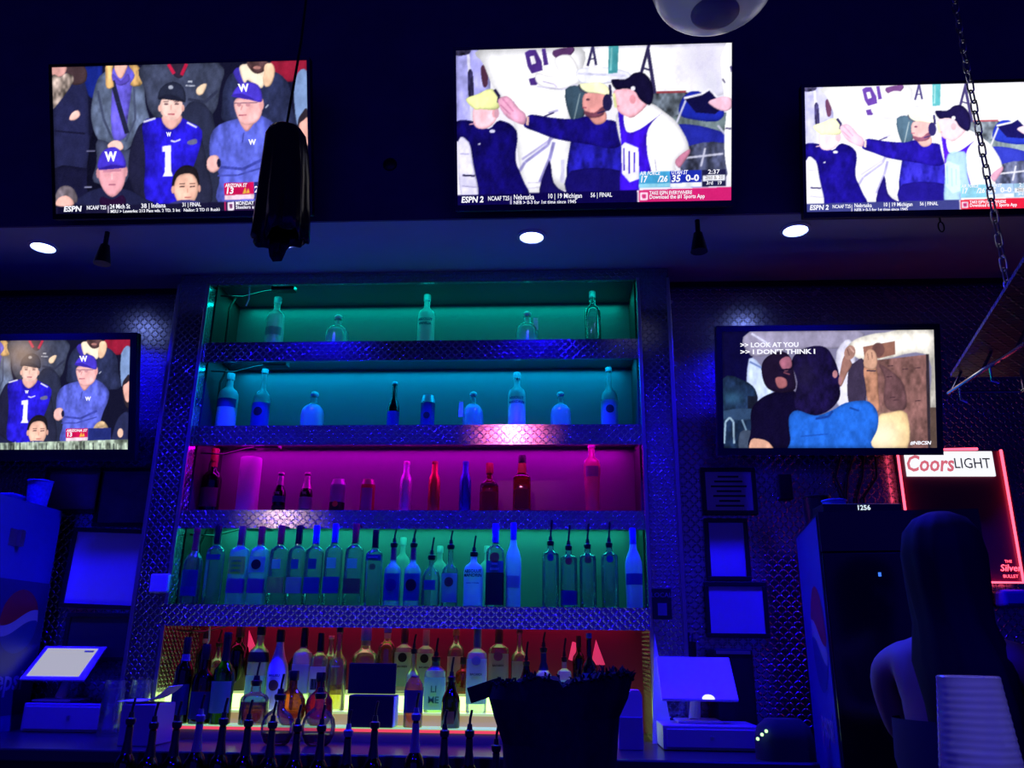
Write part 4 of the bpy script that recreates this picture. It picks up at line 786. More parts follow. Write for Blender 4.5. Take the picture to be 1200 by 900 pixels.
b4('frosted bottle half hidden behind the left oval-label bottle', 473, 630, 18, 'absolut', FROST, 'f', Y=YF + .20)
b4('frosted bottle half hidden behind the short wide bottle', 516, 640, 18, 'absolut', FROST, 'f', Y=YF + .20)
b4('frosted bottle half hidden behind the lettered pourer bottle', 571, 640, 18, 'absolut', FROST, 'f', Y=YF + .20)

# ------------------------------------------------------------------ bottles on the lit riser
GC = 'bottles on the lit riser'
def bc(label, px, top, w, row, kind, mat, cap='k', labels=(), **k):
    Y, zb = {1: (YT1 + .055, T1), 2: (YT2 + .07, T2), 3: (YT3 + .10, T3), 4: (YT3 + .21, T3)}[row]
    return bottle(k.pop('name', 'liquor_bottle'), label, px, top, w, Y, zb, kind, mat, cap, labels, group=GC, **k)
bc('dark wine-shaped bottle, leftmost on the lit riser', 221, 747, 21, 1, 'wine', DARKG, 'k', [(.10, .45, 'navy', 1.2)], neck=('pale', .72, .80))
bc('dark bottle with white neck band behind the leftmost ones', 243, 737, 18, 3, 'wine', DARKG, 'k', neck=('white', .76, .86))
bc('dark bulbous bottle in front of the white-banded one', 243, 755, 24, 1, 'whisky', BROWN, 'k', [(.06, .40, 'navy', 1.2)])
bc('clear bottle with pourer between two dark bottles at left', 259, 738, 18, 4, 'tall', CLEAR, pour='k', labels=[(.1, .45, 'cream', 1.1)])
bc('green glass bottle with grey label and dark neck', 268, 741, 25, 1, 'tall', GREENG, 'k', [(.12, .46, 'grey', 1.2)], neck=('k', .68, .93))
bc('tall black bottle right of the green glass bottle', 283, 732, 24, 3, 'wine', DARKG, 'k')
bc('pale green bottle with black shoulder band', 307, 734, 25, 2, 'absolut', LIMEG, 'k', [(.05, .40, 'mint', 1.2), (.56, .68, 'black', 1.5)])
bc('white cone-necked bottle with printed emblem', 330, 738, 24, 2, 'cone', WOPQ, 'k', disc=(.30, .5, 'brown'), txt=[('MALIBU', .42, .013, 'navy')], name='rum_bottle')
bc('small dark-capped bottle behind the white cone-necked bottle', 345, 770, 14, 3, 'flask', DARKG, 'k')
bc('misted bottle with faint label right of the white cone-necked one', 358, 736, 22, 2, 'box', HALF, 'k', [(.20, .55, 'pale', 1.0)])
bc('clear bottle with black and white picture label', 377, 742, 20, 2, 'box', CLEAR, 'k', [(.22, .56, 'white', 1.0), (.26, .40, 'black', .6)])
bc('clear bottle with a silver cap in the back row', 389, 745, 19, 4, 'tall', CLEAR, 's')
bc('clear bottle a third full of golden rum', 399, 735, 22, 2, 'tall', CLEAR, 'k', fill=(.30, GOLD), txt=[('CRUZAN', .52, .009, 'white')], name='rum_bottle')
bc('clear bottle with blue cap behind the open black box, left one', 430, 736, 30, 3, 'whisky', CLEAR, 'b', neck=('pale', .72, .80))
bc('clear bottle with bright blue cap behind the open black box, right one', 455, 733, 22, 3, 'absolut', CLEAR, 'b', neck=('white', .80, .88), fill=(.70, GOLD))
WB = [(.10, .62, 'mint', 1.2)]
bc('white-labelled rum bottle immediately right of the open black box', 475, 736, 21, 3, 'box', HALF, 'k', WB, disc=(.54, .5, 'black'), txt=[('BACARDI', .40, .010, 'black')], name='rum_bottle')
bc('white-labelled rum bottle behind the lime-green labelled one', 500, 738, 20, 3, 'box', HALF, 'y', WB, disc=(.54, .5, 'black'), txt=[('BACARDI', .40, .010, 'black')], name='rum_bottle')
bc('clear bottle with pourer behind the ribbed orange jar', 486, 743, 16, 2, 'tall', LIMEG, pour='k')
bc('lime rum bottle with big green letters and green pourer neck', 512, 748, 25, 2, 'box', LIMEG, pour='k', labels=[(.04, .58, 'mint', 1.3)], txt=[('LI', .38, .034, 'green'), ('ME', .20, .034, 'green')], name='rum_bottle', neck=('g', .70, .86))
bc('squat bottle with ribbed orange top and dark label on the front step', 486, 792, 22, 1, 'flask', ORNG, 'n', [(.28, .72, 'navy', 1.5)])
bc('dark triangular-shouldered bottle with long pourer', 530, 770, 22, 1, 'cone', DARKG, pour='k', labels=[(.08, .3, 'orange', .5)])
bc('clear bottle with brown wrapped neck behind the dark pourer bottle', 535, 737, 20, 4, 'absolut', CLEAR, 'n', labels=[(.16, .56, 'white', 1.1)])
bc('amber bottle tilted light through it between the two rum labels', 543, 770, 17, 3, 'whisky', AMBER, 'k')
bc('white-labelled rum bottle left of the black ragged shape', 560, 735, 24, 2, 'box', HALF, 'y', WB, disc=(.60, .45, 'grey'), txt=[('BACARDI', .44, .011, 'black')], name='rum_bottle')
bc('white-labelled rum bottle with purple seal above the black ragged shape', 585, 735, 24, 3, 'box', CLEAR, 'k', [(.10, .60, 'pale', 1.1)], disc=(.56, .45, 'purple'), txt=[('BACARDI', .42, .011, 'black')], name='rum_bottle')
bc('bottle with long black pourer in front of the purple-sealed one', 617, 752, 20, 2, 'cone', DARKG, pour='k')
bc('clear round-shouldered bottle above the left hump of the black shape', 609, 737, 20, 3, 'tall', CLEAR, 'k', [(.2, .5, 'pale', 1.0)])
bc('blue-white bottle with dark neck above the left hump of the black shape', 637, 741, 20, 2, 'tall', HALF, pour='k', labels=[(.25, .5, 'blue', 1.1)], neck=('navy', .64, .9))
bc('clear bottle showing in the dip of the black ragged shape', 661, 748, 17, 2, 'box', HALF, pour='k', labels=[(.1, .55, 'mint', 1.1)])
bc('dark blue bottle at the right end of the riser', 690, 742, 19, 2, 'tall', glass('navy_glass', (.05, .06, .3), .5), 'b', [(.25, .5, 'blue', 1.2)])
bc('dark slim bottle behind the right hump of the black shape', 678, 745, 15, 3, 'wine', DARKG, 'k')
for lab, px, py, pts in (('hot pink triangular shard at the right end of the riser', 701, 765, ((-.032, -.05), (.030, -.05), (-.008, .055))), ('hot pink uneven shard left of the pink triangle', 672, 763, ((-.022, -.035), (.012, -.045), (.026, .03), (-.004, .04))), ('hot pink shard between black and green bottles at left', 294, 758, ((-.02, -.07), (.022, .0), (.012, .005), (-.022, .07)))):
    p = at(px, py, YB - .02); bm = bmesh.new()  # flat pink shards whose material emits a little
    fr = [bm.verts.new((x, 0, z)) for x, z in pts]; bk = [bm.verts.new((x, .003, z)) for x, z in pts]
    bm.faces.new(fr); bm.faces.new(bk[::-1])
    for i in range(len(pts)): j = (i + 1) % len(pts); bm.faces.new((fr[i], fr[j], bk[j], bk[i]))
    o = obj('pink_shard', bm, pbr('glowing_pink', (1.0, .2, .45), .6, emit=(1, .03, .2), es=.35), None, loc=(p.x, YB - .004, p.z)); tag(o, lab, 'card', 'pink shards on the red panel')
# big round front bottles and whisky
GR = 'round bottles on the front step'
def br(label, px, top, w, Y, kind, mat, **k):
    return bottle('whisky_bottle', label, px, top, w, Y, WT, kind, mat, group=GR, **k)
bc('whisky bottle with clear shoulders and dark amber liquor, pourer on top', 303, 776, 33, 1, 'whisky', CLEAR, pour='k', fill=(.48, AMBER), name='whisky_bottle')
bc('round amber flask behind the clear decanters, left one', 345, 786, 34, 1, 'orb', AMBER, 'k', name='whisky_bottle')
bc('round amber flask behind the clear decanters, right one', 377, 788, 33, 1, 'orb', RED, 'k', name='whisky_bottle')
br('big clear globe decanter with dark liquor in front, left one', 331, 790, 40, 3.12, 'orb', CLEAR, pour='k', fill=(.22, AMBER))
br('big clear globe decanter with dark liquor in front, right one', 378, 788, 40, 3.12, 'orb', CLEAR, pour='k', fill=(.20, AMBER))

# speed rail in front of the counter, a row of dark bottles with pourers
rail = thing('speed_rail', 'steel speed rail holding the front row of dark bottles', 'rack', (0, 0, 0))
bm = bmesh.new(); add_box(bm, (-1.36, 2.73, 0.795), (-0.10, 2.895, 0.80)); obj('tray', bm, STEEL, rail)
bm = bmesh.new(); add_box(bm, (-1.36, 2.725, 0.795), (-0.10, 2.73, 0.90)); obj('front_lip', bm, STEEL, rail)
bm = bmesh.new(); add_box(bm, (-1.36, 2.893, 0.795), (-0.10, 2.898, 0.95)); obj('back_plate', bm, STEEL, rail)
SR = [(157, 818, 'first'), (184, 823, 'second'), (211, 822, 'third'), (238, 814, 'fourth'), (265, 818, 'fifth'), (294, 820, 'sixth'), (322, 822, 'seventh'), (351, 826, 'eighth'), (379, 826, 'ninth'), (410, 832, 'tenth'), (441, 822, 'eleventh'), (489, 812, 'twelfth'), (522, 832, 'thirteenth'), (551, 832, 'fourteenth'), (582, 850, 'fifteenth')]
for i, (px, top, nth) in enumerate(SR):
    bottle('speed_rail_bottle', f'dark well bottle with black pourer, {nth} from left in the front row', px, top, 25.5, 2.81, 0.80, 'tall', DARKG if i % 3 else GREENG, pour=('k', 'y')[i in (3, 9, 11)], neck=('k' if i not in (3, 11) else 'cream', .66, .90), labels=[(.12, .44, 'navy', 1.1)], group='well bottles in the front row')

# open black box on the front step
p = at(440, 850, YT1 + .03)
bx = thing('open_box', 'open black presentation box among the bottles on the riser', 'box', (0, 0, 0))
a = at(408, 815, YT1 - .01); b = at(459, 849, YT1 - .01); c = at(410, 777, YT1 + .09); d = at(465, 777, YT1 + .09)
bm = bmesh.new(); add_box(bm, (a.x, YT1, T1 + .001), (b.x, YT1 + .095, a.z), .002); obj('base', bm, BLACKMATT, bx)
bm = bmesh.new(); add_box(bm, (c.x, YT1 + .084, a.z + .002), (d.x, YT1 + .095, c.z), .002); obj('lid', bm, BLACKMATT, bx)
bm = bmesh.new(); add_box(bm, (b.x - .001, YT1 + .004, T1 + .004), (b.x + .003, YT1 + .092, a.z - .003)); o = obj('side_panel', bm, PAPER, bx); o['label'] = 'pale side of the box'

# ------------------------------------------------------------------ hanging ragged decoration
Yh = 2.45
def ragged(name, Y, outline_l, outline_r, depth, mat, parent, zb, amp, seed, top_fn=None):
    pass
hd = at(333, 150, Yh)
hang = thing('hanging_decoration', 'ragged black plastic decoration hanging on a cord before the upper left television', 'decoration', (0, 0, 0))
rows = [(146, 325, 340), (152, 316, 352), (160, 312, 357), (185, 309, 360), (215, 305, 361), (245, 301, 361), (262, 299, 361), (275, 297, 361)]
bm = bmesh.new(); rings = []; SEG = 40; rr = random.Random(3)
fold = [1 + .14 * math.sin(i * 2 * PI * 7 / SEG + .6) + .06 * rr.uniform(-1, 1) for i in range(SEG)]
hem = [rr.uniform(0, 1) for _ in range(SEG)]
for k, (y, l, r_) in enumerate(rows):
    A = at(l, y, Yh); B = at(r_, y, Yh); cx = (A.x + B.x) / 2; rx = (B.x - A.x) / 2; ring = []
    for i in range(SEG):
        t = 2 * PI * i / SEG; f = 1 + (fold[i] - 1) * k / (len(rows) - 1)
        z = A.z
        if k == len(rows) - 1:
            u = math.cos(t); z -= (.055 if u < .15 else .03) * (0.35 + .65 * hem[i]) * (1.2 if -0.75 < u < -.1 or u > .8 else .55)
        ring.append(bm.verts.new((cx + rx * math.cos(t) * min(f, 1.06), Yh + rx * .8 * math.sin(t) * f, z)))
    rings.append(ring)
for A, B in zip(rings, rings[1:]):
    for i in range(SEG): j = (i + 1) % SEG; bm.faces.new((A[i], A[j], B[j], B[i]))
bm.faces.new(rings[0])
o = obj('plastic_sheet', bm, PLASTICSHEET, hang, True)
md = o.modifiers.new('thick', 'SOLIDIFY'); md.thickness = .003
a = at(336, 146, Yh); tube('cord', [(a.x, Yh, a.z - .005), (a.x + .02, Yh, a.z + .35), (a.x + .03, Yh, 4.4)], .005, BLACK, hang, 6)

# ------------------------------------------------------------------ black ragged shape right of centre (stands on the floor)
Yd = 2.55
dr = thing('ragged_drape', 'large ragged black drape standing in front of the bottles right of centre', 'drape', (0, 0, 0))
prof_top = [(578,803),(590,801),(602,799),(615,796),(630,793),(645,795),(655,797),(659,806),(664,801),(672,798),(690,796),(700,793),(708,790),(722,790),(734,789),(741,797)]
rows = [(None, 578, 741), (818, 573, 736), (840, 579, 726), (870, 589, 724), (905, 590, 722), (960, 585, 726)]
bm = bmesh.new(); SEG = 96; rr = random.Random(11); rings = []
def top_y(x):
    for (xa, ya), (xb, yb) in zip(prof_top, prof_top[1:]):
        if xa <= x <= xb: return ya + (yb - ya) * (x - xa) / (xb - xa)
    return prof_top[0][1] if x < prof_top[0][0] else prof_top[-1][1]
for k, (y, l, r_) in enumerate(rows):
    ring = []; cxp = (l + r_) / 2; rp = (r_ - l) / 2
    for i in range(SEG):
        t = 2 * PI * i / SEG; x = cxp + rp * math.cos(t); yy = (top_y(x) + rr.uniform(-2.5, 1.0)) if y is None else y
        q = at(x, yy, Yd); ring.append(bm.verts.new((q.x, Yd + .13 * math.sin(t) * (1 + .05 * math.sin(9 * t)), q.z)))
    rings.append(ring)
A = [bm.verts.new((v.co.x, v.co.y, 0.0)) for v in rings[-1]]; rings.append(A)
for A, B in zip(rings, rings[1:]):
    for i in range(SEG): j = (i + 1) % SEG; bm.faces.new((A[i], A[j], B[j], B[i]))
top = rings[0]; inner = []
for v in top:
    c = at(659, 803, Yd); inner.append(bm.verts.new((v.co.x * .8 + c.x * .2, Yd + (v.co.y - Yd) * .3, v.co.z - .004)))
for i in range(SEG): j = (i + 1) % SEG; bm.faces.new((top[i], top[j], inner[j], inner[i]))
for i in range(SEG // 2):
    j = i + 1; a_, b_ = inner[i], inner[j]; c_, d_ = inner[(SEG - j) % SEG], inner[(SEG - i) % SEG]
    try: bm.faces.new([v for n_, v in enumerate((a_, b_, c_, d_)) if v not in (a_, b_, c_, d_)[:n_]])
    except ValueError: pass
for i in range(120):     # tufts along the rim
    v = top[rr.randrange(SEG)].co; n_ = Vector((rr.uniform(-.4, .5), rr.uniform(-.6, .6), rr.uniform(.3, 1))).normalized(); L0 = rr.uniform(.006, .02) * (1.6 if v.x > at(690, 800, Yd).x else 1)
    add_tube(bm, [v - n_ * .006, v + n_ * L0 * .6, v + n_ * L0 + Vector((rr.uniform(-.006, .006), 0, -.003))], [.0045, .003, .0006], 5)
obj('cloth', bm, CLOTH, dr)
a = at(556, 806, Yd + .02)
bm = bmesh.new(); add_box(bm, (-.028, -.006, -.026), (.075, .006, .018), .002); o = obj('loose_flap', bm, CLOTH, dr, rot=(0, -.32, 0), loc=at(560, 810, Yd))

# ------------------------------------------------------------------ coolers
LOGOB = pbr('logo_blue', (.01, .03, .16), .4); LOGOR = pbr('logo_red', (.30, .012, .02), .4); LOGOW = pbr('logo_white', (.28, .28, .34), .4)
def globe(parent, y, z, r, side):
    """round soft-drink badge on a side panel: red top, white wave, blue bottom; side=+1 faces +x"""
    for nm, lo, hi, m in (('badge_top', .12, 1, LOGOR), ('badge_wave', -.22, .12, LOGOW), ('badge_bottom', -1, -.22, LOGOB)):
        bm = bmesh.new(); n_ = 24; up = []; dn = []
        for i in range(n_ + 1):
            x = -r + 2 * r * i / n_; e = math.sqrt(max(0, r * r - x * x)); wv = .16 * r * math.sin(x / r * 2.4) + .15 * x
            f = lambda q: max(-e, min(e, q * r + wv if abs(q) < 1 else q * r))
            up.append(bm.verts.new((side * .0015, y + x, z + f(hi)))); dn.append(bm.verts.new((side * .0015, y + x, z + f(lo))))
        for i in range(n_): bm.faces.new((dn[i], dn[i+1], up[i+1], up[i]))
        bmesh.ops.remove_doubles(bm, verts=bm.verts, dist=1e-6)
        obj(nm, bm, m, parent)
BLUEPANEL = pbr('cooler_blue_panel', (.05, .07, .30), .35)
# right: seen from its left, black glass front
xa = at(957, 600, 2.72); zr = at(957, 600, 2.72).z
fx0, fx1, fy0, fy1 = xa.x, at(1134, 592, 2.72).x, 2.72, 3.33
fr = thing('drinks_cooler', 'tall black drinks cooler at right with a blue branded side', 'cooler', (fx0, fy0, 0), (0, 0, math.radians(-9)))
w_, d_ = fx1 - fx0, fy1 - fy0
bm = bmesh.new(); add_box(bm, (.003, .03, .05), (w_, d_, zr)); add_box(bm, (.03, .06, 0), (w_ - .03, d_ - .03, .05)); obj('cabinet', bm, BLACK, fr)
bm = bmesh.new(); add_box(bm, (.004, 0, .16), (w_, .03, zr - .13), .004); dof = obj('door', bm, BLACKGLOSS, fr)
bm = bmesh.new(); add_box(bm, (w_ - .05, -.03, .7), (w_ - .03, 0, 1.1), .006); obj('handle', bm, BLACK, dof)
bm = bmesh.new(); add_box(bm, (.004, 0, zr - .125), (w_, .03, zr)); obj('top_panel', bm, BLACK, fr)
bm = bmesh.new(); add_box(bm, (0, .035, .06), (.003, d_ - .002, zr - .01)); sp_ = obj('side_panel', bm, BLUEPANEL, fr); sp_['label'] = 'blue side with a round badge'
g_ = at(943, 745, 2.9); zg = at(945, 748, 2.88).z
globe(sp_, .23, zg, .17, -1)
text('lettering', 'pepsi', .13, LOGOW, sp_, (-.0015, .23, zg - .27), rot=(PI/2, 0, -PI/2), bold=.02)
bm = bmesh.new(); add_box(bm, (.02, -.004, 1.36), (.028, 0, 1.42)); 
a = at(1028, 674, 2.72); bm.free(); bm = bmesh.new(); add_box(bm, (a.x - fx0 - .004, -.004, a.z - .006), (a.x - fx0 + .004, 0, a.z + .006)); obj('indicator', bm, emis('blue_led', (.05, .2, 1), 1.2), dof)
bm = bmesh.new(); a = at(968, 592, 2.70); b = at(1060, 583, 2.70); add_box(bm, (a.x, 2.735, zr + .001), (b.x, 2.85, zr + .03), .003)
db = obj('display_unit', bm, BLACK); tag(db, 'slim black box with digital readout on top of the drinks cooler', 'display')
text('readout', '1256', .022, emis('readout', (.75, .9, 1), 1.0), db, ((at(1013, 588, 2.72).x), 2.7335, zr + .016), bold=.02)
def cup(name, label, loc, r0, r1, h, mat, group=None, lip=.003, cat='cup'):
    t = thing(name, label, cat, loc, group=group)
    lathe('cup_body', [(0, .0), (r0, 0), (r1, h), (r1 - .0015, h), (r0 - .0015, .003), (0, .003)], mat, t, 28)
    lathe('rim', [(r1 - .001, h - .004), (r1 + lip, h - .003), (r1 + lip, h + .001), (r1 - .001, h + .002)], mat, t, 28)
    return t
p = at(955, 584, 2.95); cup('plastic_cup', 'bright blue cup on top of the drinks cooler', (p.x + .065, 2.95, zr + .001), .032, .04, .075, pbr('blue_cup', (.1, .25, .9), .4))
p = at(932, 590, 3.1); cup('storage_tub', 'dark tub on top of the drinks cooler at its back corner', (fx0 + .15, 3.2, zr + .001), .045, .05, .13, BLACK, cat='tub')
# left: seen from its right, front is out of frame
Lx = -2.20
q = atx(84, 602, Lx); zl = q.z
by = min(q.y, 3.56); print('BY', q); fl = thing('drinks_cooler', 'blue-sided drinks cooler at left edge with a large round badge', 'cooler', (Lx, by, 0))
bm = bmesh.new(); add_box(bm, (-.62, -.75, 0.0), (-.003, 0, zl)); obj('cabinet', bm, BLACK, fl)
bm = bmesh.new(); add_box(bm, (-.003, -.75, .05), (0, 0, zl)); sp_ = obj('side_panel', bm, BLUEPANEL, fl); sp_['label'] = 'blue side with a round badge'
bm = bmesh.new(); add_box(bm, (-.61, -.79, .1), (-.01, -.75, zl - .05), .004); obj('door', bm, BLACKGLOSS, fl)
qg = atx(22, 728, Lx)
bm = bmesh.new(); add_box(bm, (0, qg.y - by - .21, qg.z - .36), (.0012, qg.y - by + .17, qg.z + .16)); obj('badge_panel', bm, pbr('badge_navy', (.012, .015, .10), .4), sp_)
globe(sp_, qg.y - by, qg.z, .125, 1)
text('lettering', 'pepsi', .11, LOGOW, sp_, (.0018, qg.y - by - .02, qg.z - .23), rot=(PI/2, 0, PI/2), bold=.02)
qs = atx(19, 631, Lx)
bm = bmesh.new(); add_box(bm, (0, qs.y - by - .045, qs.z - .03), (.002, qs.y - by + .0, qs.z + .035)); add_box(bm, (.002, qs.y - by + .0, qs.z - .03), (.02, qs.y - by + .025, qs.z + .035)); obj('sticker', bm, STEEL, sp_)
p = at(45, 590, by - .1); cup('plastic_cup', 'blue patterned cup on top of the left drinks cooler', (at(45, 580, by - .12).x, by - .12, zl + .001), .04, .05, .11, pbr('cup_blue', (.12, .15, .7), .4, noise=.6, nscale=90))
bm = bmesh.new(); a = at(14, 588, by - .15); add_box(bm, (a.x - .06, by - .22, zl + .001), (a.x + .05, by - .1, zl + .045), .01); o = obj('storage_box', bm, pbr('navy_plastic', (.03, .04, .25), .4)); tag(o, 'low dark blue box beside the cup on the left cooler', 'box')

# ------------------------------------------------------------------ framed notices
def frame(label, x0, y0, x1, y1, mat, Y=YW, bw=.018, lines=0, group='framed notices', tilt=0.0, name='picture_frame'):
    A = at(x0, y0, Y); B = at(x1, y1, Y); w = B.x - A.x; h = A.z - B.z
    t = thing(name, label, 'frame', ((A.x + B.x) / 2, Y - .0205, (A.z + B.z) / 2), (0, tilt, 0), group)
    bm = bmesh.new()
    add_box(bm, (-w/2, 0, -h/2), (w/2, .02, -h/2 + bw), .002); add_box(bm, (-w/2, 0, h/2 - bw), (w/2, .02, h/2), .002)
    add_box(bm, (-w/2, 0, -h/2 + bw), (-w/2 + bw, .02, h/2 - bw), .002); add_box(bm, (w/2 - bw, 0, -h/2 + bw), (w/2, .02, h/2 - bw), .002); obj('frame_border', bm, BLACK, t)
    bm = bmesh.new(); add_box(bm, (-w/2 + bw, .008, -h/2 + bw), (w/2 - bw, .018, h/2 - bw)); pr = obj('print', bm, mat, t)
    for i in range(lines):
        z = h/2 - bw - (h - 2*bw) * (i + 1) / (lines + 1); ww = (w/2 - bw) * (.45 + .4 * ((i * 7) % 5) / 5)
        bm = bmesh.new(); add_box(bm, (-ww, .0072, z - .004), (ww, .008, z + .004)); obj('text_line', bm, L_['black'], pr)
    return t
PB = pbr('notice_paper', (.72, .72, .78), .35, noise=.1, nscale=5)
frame('wide framed notice with lines of text, topmost of three at right', 820, 549, 888, 604, PB, lines=7)
frame('framed certificate, middle of three at right', 824, 608, 880, 681, PB, lines=0)
frame('framed blank-looking sheet, lowest of three at right', 824, 682, 902, 748, PB)
frame('framed glossy poster directly below the lower left television', 58, 549, 117, 602, pbr('poster_dark', (.20, .16, .15), .12, noise=.5, nscale=7))
frame('framed dark print right of the glossy poster', 121, 549, 179, 618, pbr('print_violet', (.10, .09, .22), .3, noise=.5, nscale=14))
frame('framed blue-lit sheet hanging above the left tablet', 88, 620, 168, 714, PB, tilt=.03)
frame('wide dark frame hanging low behind the left tablet', 82, 718, 165, 775, pbr('print_dark', (.03, .03, .05), .3))
bm = bmesh.new(); A = at(910, 557, YW); B = at(928, 587, YW); add_box(bm, (A.x, YW - .03, B.z), (B.x, YW - .0005, A.z), .004); o = obj('control_box', bm, BLACK); tag(o, 'small black control box on the wall beside the framed notices', 'box')
A = at(763, 690, YF - .013); B = at(787, 726, YF - .013)
ls = thing('small_sign', 'small dark LOCAL sign on the right pillar', 'sign', (A.x, YF - .0335, B.z))
w, h = B.x - A.x, A.z - B.z
bm = bmesh.new(); add_box(bm, (0, 0, 0), (w, .012, h), .002); obj('board', bm, BLACK, ls)
text('lettering', 'LOCAL', .026, LOGOW, ls, (w/2, -.0008, h * .78)); bm = bmesh.new(); add_box(bm, (w*.28, -.0012, h*.12), (w*.75, 0, h*.52)); obj('picture', bm, L_['grey'], ls)
A = at(181, 673, YF - .013); B = at(199, 695, YF - .013); bm = bmesh.new(); add_box(bm, (A.x, YF - .045, B.z), (B.x, YF - .0205, A.z), .005); o = obj('outlet_box', bm, WHITE); tag(o, 'small pale outlet box on the left pillar', 'box')

# ------------------------------------------------------------------ lit beer sign
Yn = YW - .05
A = at(1052, 528, Yn); B = at(1204, 683, Yn); xw, zh = B.x - A.x, A.z - B.z
sg = thing('beer_sign', 'neon-edged beer sign with lit white header at right', 'sign', (A.x, Yn, B.z))
bm = bmesh.new(); add_box(bm, (0, 0, 0), (xw, .045, zh), .003); obj('backboard', bm, pbr('sign_mirror', (.16, .012, .04), .35), sg)
NEON = emis('red_neon', (1.0, .07, .13), 3.5)
tube('neon_tube', [(-.006, -.01, .0), (-.006, -.01, zh), (xw * .74, -.01, zh + .004)], .006, NEON, sg); tube('neon_tube', [(-.006, -.01, 0), (xw - .02, -.01, 0), (xw - .02, -.01, zh)], .006, NEON, sg)
h0 = (A.z - at(1100, 558, Yn).z) - .01
bm = bmesh.new(); add_box(bm, (.022, -.012, zh - h0 - .012), (xw * .87, -.001, zh - .006), .002); hd_ = obj('header_panel', bm, emis('sign_panel', (.92, .93, 1), 1.05), sg)
ww = xw * .87 - .022
text('lettering', 'Coors', h0 * .95, emis('sign_script', (.75, .16, .22), .9), hd_, (.022 + ww * .26, -.0135, zh - h0 / 2 - .012), shear=.25, bold=.02, sx=.8)
text('lettering', 'LIGHT', h0 * .62, pbr('sign_grey', (.12, .12, .14), .5), hd_, (.022 + ww * .75, -.0135, zh - h0 / 2 - .010), bold=.0, sx=.86)
text('lettering', 'THE', .016, NEON, sg, (xw * .86, -.002, .085)); text('lettering', 'Silver', .038, NEON, sg, (xw * .87, -.002, .058), shear=.2, bold=.01); text('lettering', 'BULLET', .018, NEON, sg, (xw * .86, -.002, .025))
A = at(1162, 692, YW - .001); B = at(1193, 707, YW - .001); bm = bmesh.new(); add_box(bm, (A.x, YW - .09, B.z - .02), (B.x, YW - .0005, A.z), .015, 3); o = obj('paper_dispenser', bm, pbr('navy_shell', (.05, .06, .4), .3)); tag(o, 'rounded dark blue dispenser on the wall below the beer sign', 'dispenser')

# ------------------------------------------------------------------ tablets, cash drawers and counter clutter
def tablet(label, px, py, Y, w, tilt, scr, group='counter tablets'):
    p = at(px, py, Y); h = w * .72
    t = thing('tablet_stand', label, 'tablet', (p.x, Y, p.z), group=group)
    R_ = Matrix.Rotation(-tilt, 4, 'X')
    def part(n, bm, m, par=None):
        bmesh.ops.transform(bm, matrix=R_, verts=bm.verts); return obj(n, bm, m, par or t)
    bm = bmesh.new(); add_box(bm, (-w/2, 0, -h/2), (w/2, .012, h/2), .005, 3); body = part('tablet_body', bm, WHITE)
    if scr:
        bm = bmesh.new(); add_box(bm, (-w/2 + .022, -.0012, -h/2 + .018), (w/2 - .03, .0, h/2 - .018)); part('screen', bm, emis('tablet_screen', (.55, .55, .72), .75), body)
        bm = bmesh.new(); add_box(bm, (w/2 - .08, -.002, h/2 - .04), (w/2 - .04, -.0012, h/2 - .03)); part('menu_bar', bm, L_['grey'], body)
    else:
        bm = bmesh.new(); c = bm.verts.new((.03, -.001, -h/2 + .003)); vs = [bm.verts.new((.03 + .022 * math.cos(a), -.001, -h/2 + .003 + .02 * math.sin(a))) for a in np.linspace(0, PI, 12)]
        for a_, b_ in zip(vs, vs[1:]): bm.faces.new((c, a_, b_))
        part('lit_dot', bm, emis('tablet_dot', (.9, .95, 1), 1.6), body)
    return t, p
DRW = pbr('drawer_putty', (.42, .42, .44), .5)
# left drawer
a = atz(22, 858, WT); b = atz(150, 857, WT); Yl = a.y
zt = at(60, 824, Yl).z
ld = thing('cash_drawer', 'pale cash drawer under the left tablet', 'cash drawer', (a.x, Yl, WT))
wl = b.x - a.x; hl = zt - WT
bm = bmesh.new(); add_box(bm, (0, .004, .003), (wl, min(.30, YF - .03 - Yl), hl), .004); obj('case', bm, DRW, ld); bm = bmesh.new(); add_box(bm, (.012, -.004, .012), (wl - .012, .004, hl - .012), .002); obj('drawer_front', bm, DRW, ld); bm = bmesh.new(); add_box(bm, (wl/2 - .006, -.008, hl*.45), (wl/2 + .006, -.004, hl*.6), .001); obj('lock', bm, STEEL, ld)
bm = bmesh.new(); add_box(bm, (wl, .0, .003), (wl + .05, min(.28, YF - .04 - Yl), hl - .004), .003); o = obj('side_tray', bm, WHITE, ld)
def stand(t, p, zbase, m=WHITE, back=.05):
    zz = zbase - p.z
    bm = bmesh.new(); add_tube(bm, [(0, .012, 0), (0, back, -.03 + zz * .3), (-.01, back * .6, zz + .008)], [.02, .018, .022], 12); add_box(bm, (-.08, -.05, zz + .0005), (.08, .10, zz + .010), .004); obj('stand', bm, m, t)
tl, p = tablet('white-framed tablet with a glowing white screen at left', 75, 776, Yl + .10, .27, math.radians(48), True); stand(tl, p, zt)
